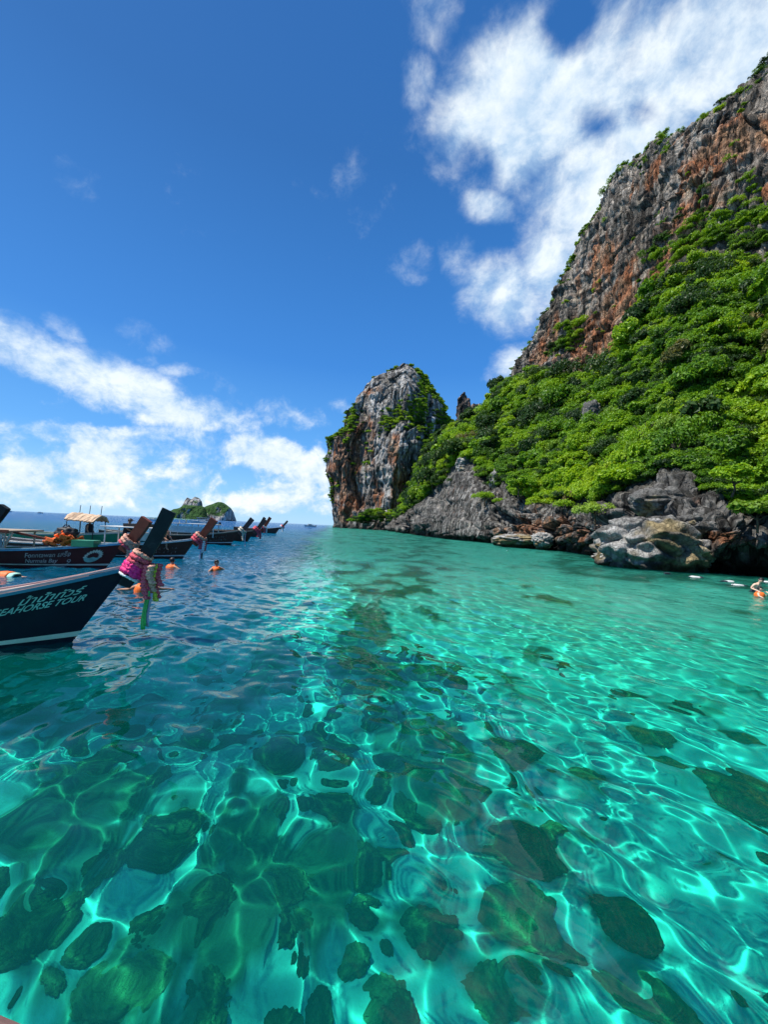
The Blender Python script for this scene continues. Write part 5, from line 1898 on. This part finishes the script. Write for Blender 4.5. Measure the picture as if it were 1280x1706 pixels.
# ------------------------------------------------------------------ people
def body_mesh(name, J, E, mat, parent=None, root=0):
    """one continuous figure grown over a posed skeleton; J = [(xyz, radius)], E = edges"""
    me = bpy.data.meshes.new(name)
    me.from_pydata([j[0] for j in J], E, [])
    o = bpy.data.objects.new(name, me)
    COL.objects.link(o)
    md = o.modifiers.new('skin', 'SKIN')
    for i, j in enumerate(J):
        sv = me.skin_vertices[0].data[i]
        r = j[1]
        sv.radius = (r, r) if isinstance(r, float) else r
        sv.use_root = (i == root)
    sb = o.modifiers.new('sub', 'SUBSURF')
    sb.levels = sb.render_levels = 1
    dg = bpy.context.evaluated_depsgraph_get()
    m2 = bpy.data.meshes.new_from_object(o.evaluated_get(dg))
    bpy.data.objects.remove(o)
    m2.name = name
    m2.materials.clear()
    m2.materials.append(mat)
    m2.polygons.foreach_set('use_smooth', [True] * len(m2.polygons))
    q = bpy.data.objects.new(name, m2)
    return link(q, parent)


def ball(name, c, r, mat, parent, cut=None):
    bm = bmesh.new()
    bmesh.ops.create_uvsphere(bm, u_segments=14, v_segments=10, radius=1)
    bmesh.ops.transform(bm, matrix=Matrix.Translation(c) @ Matrix.Diagonal((*r, 1)), verts=bm.verts)
    if cut is not None:
        bmesh.ops.delete(bm, geom=[v for v in bm.verts if cut(v.co)], context='VERTS')
    return bm_obj(name, bm, mat, parent, True)


def vest_on(c0, c1, r, mat, parent, name='life_vest'):
    """padded vest round the trunk from c0 (waist) to c1 (shoulders), open at neck"""
    c0, c1 = Vector(c0), Vector(c1)
    d = c1 - c0
    q = d.to_track_quat('Z', 'Y').to_matrix()
    V_ = []
    n, m = 18, 7
    for j in range(m):
        f = j / (m - 1)
        k = [.92, 1.0, 1.03, 1.0, 1.04, .95, .62][j]
        for i in range(n):
            a = 2 * math.pi * i / n
            pad = 1 + .07 * math.cos(6 * a)
            V_.append(tuple(c0 + d * f + q @ Vector((math.cos(a) * r[0] * k * pad, math.sin(a) * r[1] * k * pad, 0))))
    F_ = []
    for j in range(m - 1):
        for i in range(n):
            F_.append((j * n + i, j * n + (i + 1) % n, (j + 1) * n + (i + 1) % n, (j + 1) * n + i))
    o = mesh_np(name, np.array(V_), np.array(F_), mat, parent)
    md = o.modifiers.new('pad', 'SOLIDIFY')
    md.thickness = .04
    md.offset = 1
    return o


HANDF = [(-.028, .085), (-.010, .098), (.009, .092), (.026, .075)]


def figure(pose, skin, loc, rz, label, group=None, vest=None, shirt=None, shorts=None, hair=M_HAIR, cap=None, s=1.0, sub=0.0):
    """poses give the joints in metres about the pelvis"""
    e = empty('person', loc, rz)
    e.scale = (s,) * 3
    tag(e, label, 'person', group)
    P = {k: Vector(v) for k, v in pose.items()}
    J, E = [], []

    def add(p, r, prev=None):
        J.append((tuple(p), r))
        if prev is not None:
            E.append((prev, len(J) - 1))
        return len(J) - 1
    pel = add(P['pelvis'], .125)
    wst = add(P['pelvis'].lerp(P['chest'], .45), .115, pel)
    ch = add(P['chest'], .145, wst)
    nk = add(P['neck'], .055, ch)
    hd0 = add(P['neck'].lerp(P['head'], .55), .066, nk)
    hd = add(P['head'], .095, hd0)
    up = (P['head'] - P['neck']).normalized()
    add(P['head'] + up * .10, .075, hd)
    fwd = (P['face'] - P['head']).normalized() if 'face' in P else Vector((0, -1, 0))
    for sd in ('l', 'r'):
        sh = add(P['sh_' + sd], .062, ch)
        el_ = add(P['el_' + sd], .044, sh)
        wr_ = add(P['wr_' + sd], .030, el_)
        dirv = (P['wr_' + sd] - P['el_' + sd]).normalized()
        side = dirv.cross(Vector((0, 0, 1)))
        if side.length < .1:
            side = dirv.cross(Vector((0, 1, 0)))
        side.normalize()
        pm = add(P['wr_' + sd] + dirv * .07, (.040, .018), wr_)
        for off, ln in HANDF:
            add(P['wr_' + sd] + dirv * (.09 + ln) + side * off * 1.3, .009, pm)
        add(P['wr_' + sd] + dirv * .085 + side * .065, .010, pm)
        hp = add(P['hip_' + sd], .090, pel)
        kn = add(P['kn_' + sd], .062, hp)
        an = add(P['an_' + sd], .040, kn)
        add(P['toe_' + sd], .030, an)
    body_mesh('body', J, E, skin, e)
    # face: nose, eyes, mouth, ears
    hc = P['head'] + up * .02
    sd = fwd.cross(up).normalized()
    ball('nose', hc + fwd * .105 - up * .01, (.016, .016, .02), skin, e)
    for k in (-1, 1):
        ball('eye', hc + fwd * .088 + sd * k * .034 + up * .022, (.013, .013, .009), M_HAIR, e)
        ball('ear', hc + sd * k * .095, (.014, .022, .03), skin, e)
    ball('mouth', hc + fwd * .088 - up * .055, (.022, .012, .007), M_PINKF, e)
    back = hc - fwd * .018 + up * .03
    ball('hair', back, (.112, .112, .118), hair, e, cut=lambda v: (v - hc).dot(fwd) > .045 and (v - hc).dot(up) < .075 or (v - hc).dot(up) < -.07)
    if cap:
        ball('cap', hc + up * .045, (.118, .118, .085), cap, e, cut=lambda v: (v - hc).dot(up) < .03)
        bm = bmesh.new()
        bar_bm(bm, hc + fwd * .09 + up * .06, hc + fwd * .20 + up * .045, .15, .012)
        bm_obj('cap_peak', bm, cap, e)
    if vest:
        vest_on(P['pelvis'].lerp(P['chest'], .12), P['neck'] - (P['neck'] - P['chest']) * .15, (.205, .175), vest, e)
    if shirt:
        vest_on(P['pelvis'].lerp(P['chest'], -.05), P['neck'] - (P['neck'] - P['chest']) * .05, (.185, .150), shirt, e, 'shirt')
    if shorts:
        vest_on(P['pelvis'] - (P['chest'] - P['pelvis']).normalized() * .14, P['pelvis'] + (P['chest'] - P['pelvis']).normalized() * .10, (.185, .15), shorts, e, 'shorts')
    return e


STAND = dict(pelvis=(0, 0, 0), chest=(0, 0, .36), neck=(0, 0, .54), head=(0, -.02, .68), face=(0, -.3, .68), sh_l=(.19, 0, .47), sh_r=(-.19, 0, .47), el_l=(.28, -.02, .22), el_r=(-.28, -.02, .22),
             wr_l=(.32, -.12, .0), wr_r=(-.30, -.14, .0), hip_l=(.09, 0, -.06), hip_r=(-.09, 0, -.06), kn_l=(.11, -.03, -.46), kn_r=(-.11, .02, -.46), an_l=(.11, .02, -.86), an_r=(-.11, .06, -.86), toe_l=(.12, -.14, -.92), toe_r=(-.12, -.10, -.92))
SIT = dict(STAND, kn_l=(.14, -.40, -.02), kn_r=(-.14, -.40, -.02), an_l=(.14, -.42, -.42), an_r=(-.14, -.42, -.42), toe_l=(.15, -.58, -.46), toe_r=(-.15, -.58, -.46), el_l=(.26, -.12, .24), el_r=(-.26, -.12, .24), wr_l=(.18, -.34, .12), wr_r=(-.18, -.34, .12), chest=(0, -.05, .35), neck=(0, -.08, .52), head=(0, -.12, .66), face=(0, -.4, .62), sh_l=(.19, -.05, .46), sh_r=(-.19, -.05, .46))
# floating upright in a vest, arms spread on the water
FLOAT = dict(STAND, chest=(0, .02, .36), el_l=(.40, -.08, .36), el_r=(-.40, -.08, .36), wr_l=(.60, -.22, .34), wr_r=(-.58, -.22, .34), kn_l=(.14, -.16, -.40), kn_r=(-.14, -.10, -.42), an_l=(.14, .10, -.74), an_r=(-.14, .18, -.76), toe_l=(.14, .10, -.90), toe_r=(-.14, .2, -.90))
# face down, snorkelling, along +x, arms ahead
PRONE = dict(pelvis=(0, 0, 0), chest=(.36, 0, .02), neck=(.54, 0, .02), head=(.68, 0, .0), face=(.70, 0, -.3), sh_l=(.46, .19, .0), sh_r=(.46, -.19, .0), el_l=(.70, .30, -.06), el_r=(.70, -.30, -.06), wr_l=(.94, .26, -.06), wr_r=(.94, -.26, -.06),
             hip_l=(-.06, .09, 0), hip_r=(-.06, -.09, 0), kn_l=(-.48, .12, -.05), kn_r=(-.48, -.12, .0), an_l=(-.88, .13, -.02), an_r=(-.88, -.13, -.05), toe_l=(-1.05, .13, -.05), toe_r=(-1.05, -.13, -.08))


def snorkel(e):
    bm = bmesh.new()
    for a, b in (((.66, .10, -.08), (.60, .13, .12)), ((.60, .13, .12), (.57, .14, .26))):
        bar_bm(bm, a, b, .013, n=8)
    o = bm_obj('snorkel', bm, M_RUBBER)
    o.parent = e


def in_water(px, py, dz):
    p = on_water(px, py)
    return (p.x, p.y, dz)


G_SW = 'swimmers around the boats'
figure(FLOAT, M_SKIN, in_water(286, 947, -.36), R(150), 'swimmer in an orange life vest with one arm out, below the brown boat', G_SW, vest=M_ORANGE, shorts=M_CLOTH_D)
figure(FLOAT, M_SKIN, in_water(360, 949, -.40), R(60), 'dark haired swimmer in an orange life vest, alone right of the brown boat', G_SW, vest=M_ORANGE, shorts=M_CLOTH_D)
figure(FLOAT, M_SKIN, in_water(240, 988, -.26), R(200), 'swimmer in an orange life vest close behind the magenta garland', G_SW, vest=M_ORANGE, shorts=M_CLOTH_D)
figure(FLOAT, M_SKIN, in_water(253, 975, -.36), R(110), 'second orange vested swimmer just right of the magenta garland', G_SW, vest=M_ORANGE, shorts=M_CLOTH_D)
e = figure(PRONE, M_SKIN, in_water(22, 961, -.05), R(176), 'snorkeller in a mint shirt lying on the water between the navy and maroon boats', G_SW, vest=M_ORANGE, shorts=M_CLOTH_M, s=1.0)
snorkel(e)
G_SR = 'swimmers near the cliff'
e = figure(PRONE, M_SKINP, in_water(1112, 956, -.09), R(60), 'bare backed swimmer under the overhang, farthest left of those by the cliff', G_SR, shorts=M_CLOTH_D)
snorkel(e)
e = figure(PRONE, M_SKINP, in_water(1166, 962, -.115), R(170), 'snorkeller in white beside the submerged rock at the cave mouth', G_SR, shirt=M_CLOTH_W, shorts=M_CLOTH_D)
snorkel(e)
e = figure(PRONE, M_SKINP, in_water(1208, 969, -.115), R(8), 'snorkeller in a white shirt stretched out before the dark cave', G_SR, shirt=M_CLOTH_W, shorts=M_CLOTH_D)
snorkel(e)
e = figure(PRONE, M_SKINP, in_water(1238, 976, -.115), R(176), 'snorkeller in white with dark hair beside the wading person', G_SR, shirt=M_CLOTH_W, shorts=M_CLOTH_D)
snorkel(e)
figure(dict(STAND, chest=(.02, -.10, .35), neck=(.03, -.18, .51), head=(.02, -.26, .64), face=(-.2, -.5, .58), sh_l=(.20, -.12, .45), sh_r=(-.17, -.12, .45), wr_l=(.26, -.40, .06), wr_r=(-.24, -.42, .10)), M_SKINP, in_water(1258, 986, -.02), R(10),
       'bare backed person wading waist deep near the dark cave', G_SR, shorts=M_CLOTH_D, s=.88)
figure(FLOAT, M_SKINP, in_water(1266, 991, -.30), R(30), 'child in an orange life vest in front of the wading person', G_SR, vest=M_ORANGE, shorts=M_CLOTH_D, s=.8)
e = figure(PRONE, M_SKINP, in_water(1283, 970, -.115), R(200), 'swimmer at the right border by the dark cave', G_SR, shirt=M_CLOTH_W)


def aboard(boat, x, y, z):
    return Matrix.LocRotScale(boat.location, boat.rotation_euler, boat.scale) @ Vector((x, y, z))


figure(STAND, M_SKIN, aboard(boat9, -1.85, .1, 1.05), R(100), 'person in dark clothes standing under the straw canopy', None, shirt=M_CLOTH_D, shorts=M_CLOTH_D)
figure(SIT, M_SKIN, aboard(boat3, -1.05, .0, .95), R(70), 'bare chested person sitting on the brown boat behind its prow', None, shorts=M_CLOTH_D)
figure(SIT, M_SKIN, aboard(boat3, -3.0, .1, 1.25), R(100), 'person in dark clothes and cap seated aboard beside the tall dark prow', None, shirt=M_CLOTH_D, shorts=M_CLOTH_D, cap=M_CLOTH_D)


# life jackets and a dark bag heaped on the maroon boat
def life_jacket(p, rz, tilt, label):
    e_ = empty('life_jacket', p, rz)
    e_.rotation_euler = (tilt, .3, rz)
    tag(e_, label, 'life jacket', 'orange life jackets heaped on the maroon boat')
    for sx in (-1, 1):
        box('front_panel', (sx * .12, -.05, .22), (.20, .09, .44), M_ORANGE, e_, bev=.03)
    box('back_panel', (0, .10, .24), (.42, .07, .46), M_ORANGE, e_, bev=.03)
    bars('strap', [((-.22, -.105, .15), (.22, -.105, .15)), ((-.22, -.105, .30), (.22, -.105, .30))], .03, M_RUBBER, e_, h=.006)
    box('collar', (0, .03, .46), (.26, .16, .08), M_ORANGE, e_, bev=.03)


for i, (x, y, z, rz, tl) in enumerate(((-1.95, -.28, .92, .4, 1.2), (-1.62, -.30, .95, 2.0, 1.0), (-1.80, -.05, 1.02, 1.2, .6), (-1.5, .1, .95, 2.8, 1.2), (-1.72, -.25, 1.14, .9, 1.4))):
    life_jacket(aboard(boat2, x, y, z), rz, tl, 'orange life jacket ' + ('at the left foot', 'at the right foot', 'in the middle back', 'at the far right back', 'on top')[i] + ' of the heap on the maroon boat')
def bag(p, label):
    e_ = empty('bag', p, .3)
    tag(e_, label, 'bag')
    bm = bmesh.new()
    bmesh.ops.create_icosphere(bm, subdivisions=4, radius=1)
    for v in bm.verts:
        n_ = perlin(np.array([tuple(v.co * 2.2)]))[0] * .28
        v.co = Vector((v.co.x * .40, v.co.y * .28, max(-.22, v.co.z * .28))) * (1 + n_)
    bm_obj('sack', bm, M_RUBBER, e_, True)
    bars('handle', [((-.15, -.02, .2), (-.05, -.02, .36)), ((-.05, -.02, .36), (.08, -.02, .35)), ((.08, -.02, .35), (.17, -.02, .2))], .02, M_CLOTH_D, e_, n=6)


bag(aboard(boat2, -1.68, .05, 1.36), 'dark sack lying on the heap of orange life jackets')

# the boat the photograph is taken from: a corner of its rail
p1, p2 = at(-160, 1612, 1.05), at(190, 1758, .80)
d = (p2 - p1)
e = empty('boat_rail', tuple((p1 + p2) / 2))
tag(e, 'corner of a brown wooden boat rail at the bottom left', 'rail')
nv_ = Vector((-d.y, d.x, 0)).normalized()
if nv_.y > 0:
    nv_ = -nv_
bm = bmesh.new()
bar_bm(bm, -d * .5 + nv_ * .07 - Vector((0, 0, .03)), d * .5 + nv_ * .07 - Vector((0, 0, .03)), .13, .06, bev=.012)
bm_obj('rail_cap', bm, plain('worn_brown_rail', (.11, .06, .05), .6, var=.2, scale=9), e)
bm = bmesh.new()
bar_bm(bm, -d * .5 + nv_ * .09 - Vector((0, 0, .36)), d * .5 + nv_ * .09 - Vector((0, 0, .36)), .05, .6)
bm_obj('side_board', bm, M_NAVY, e)
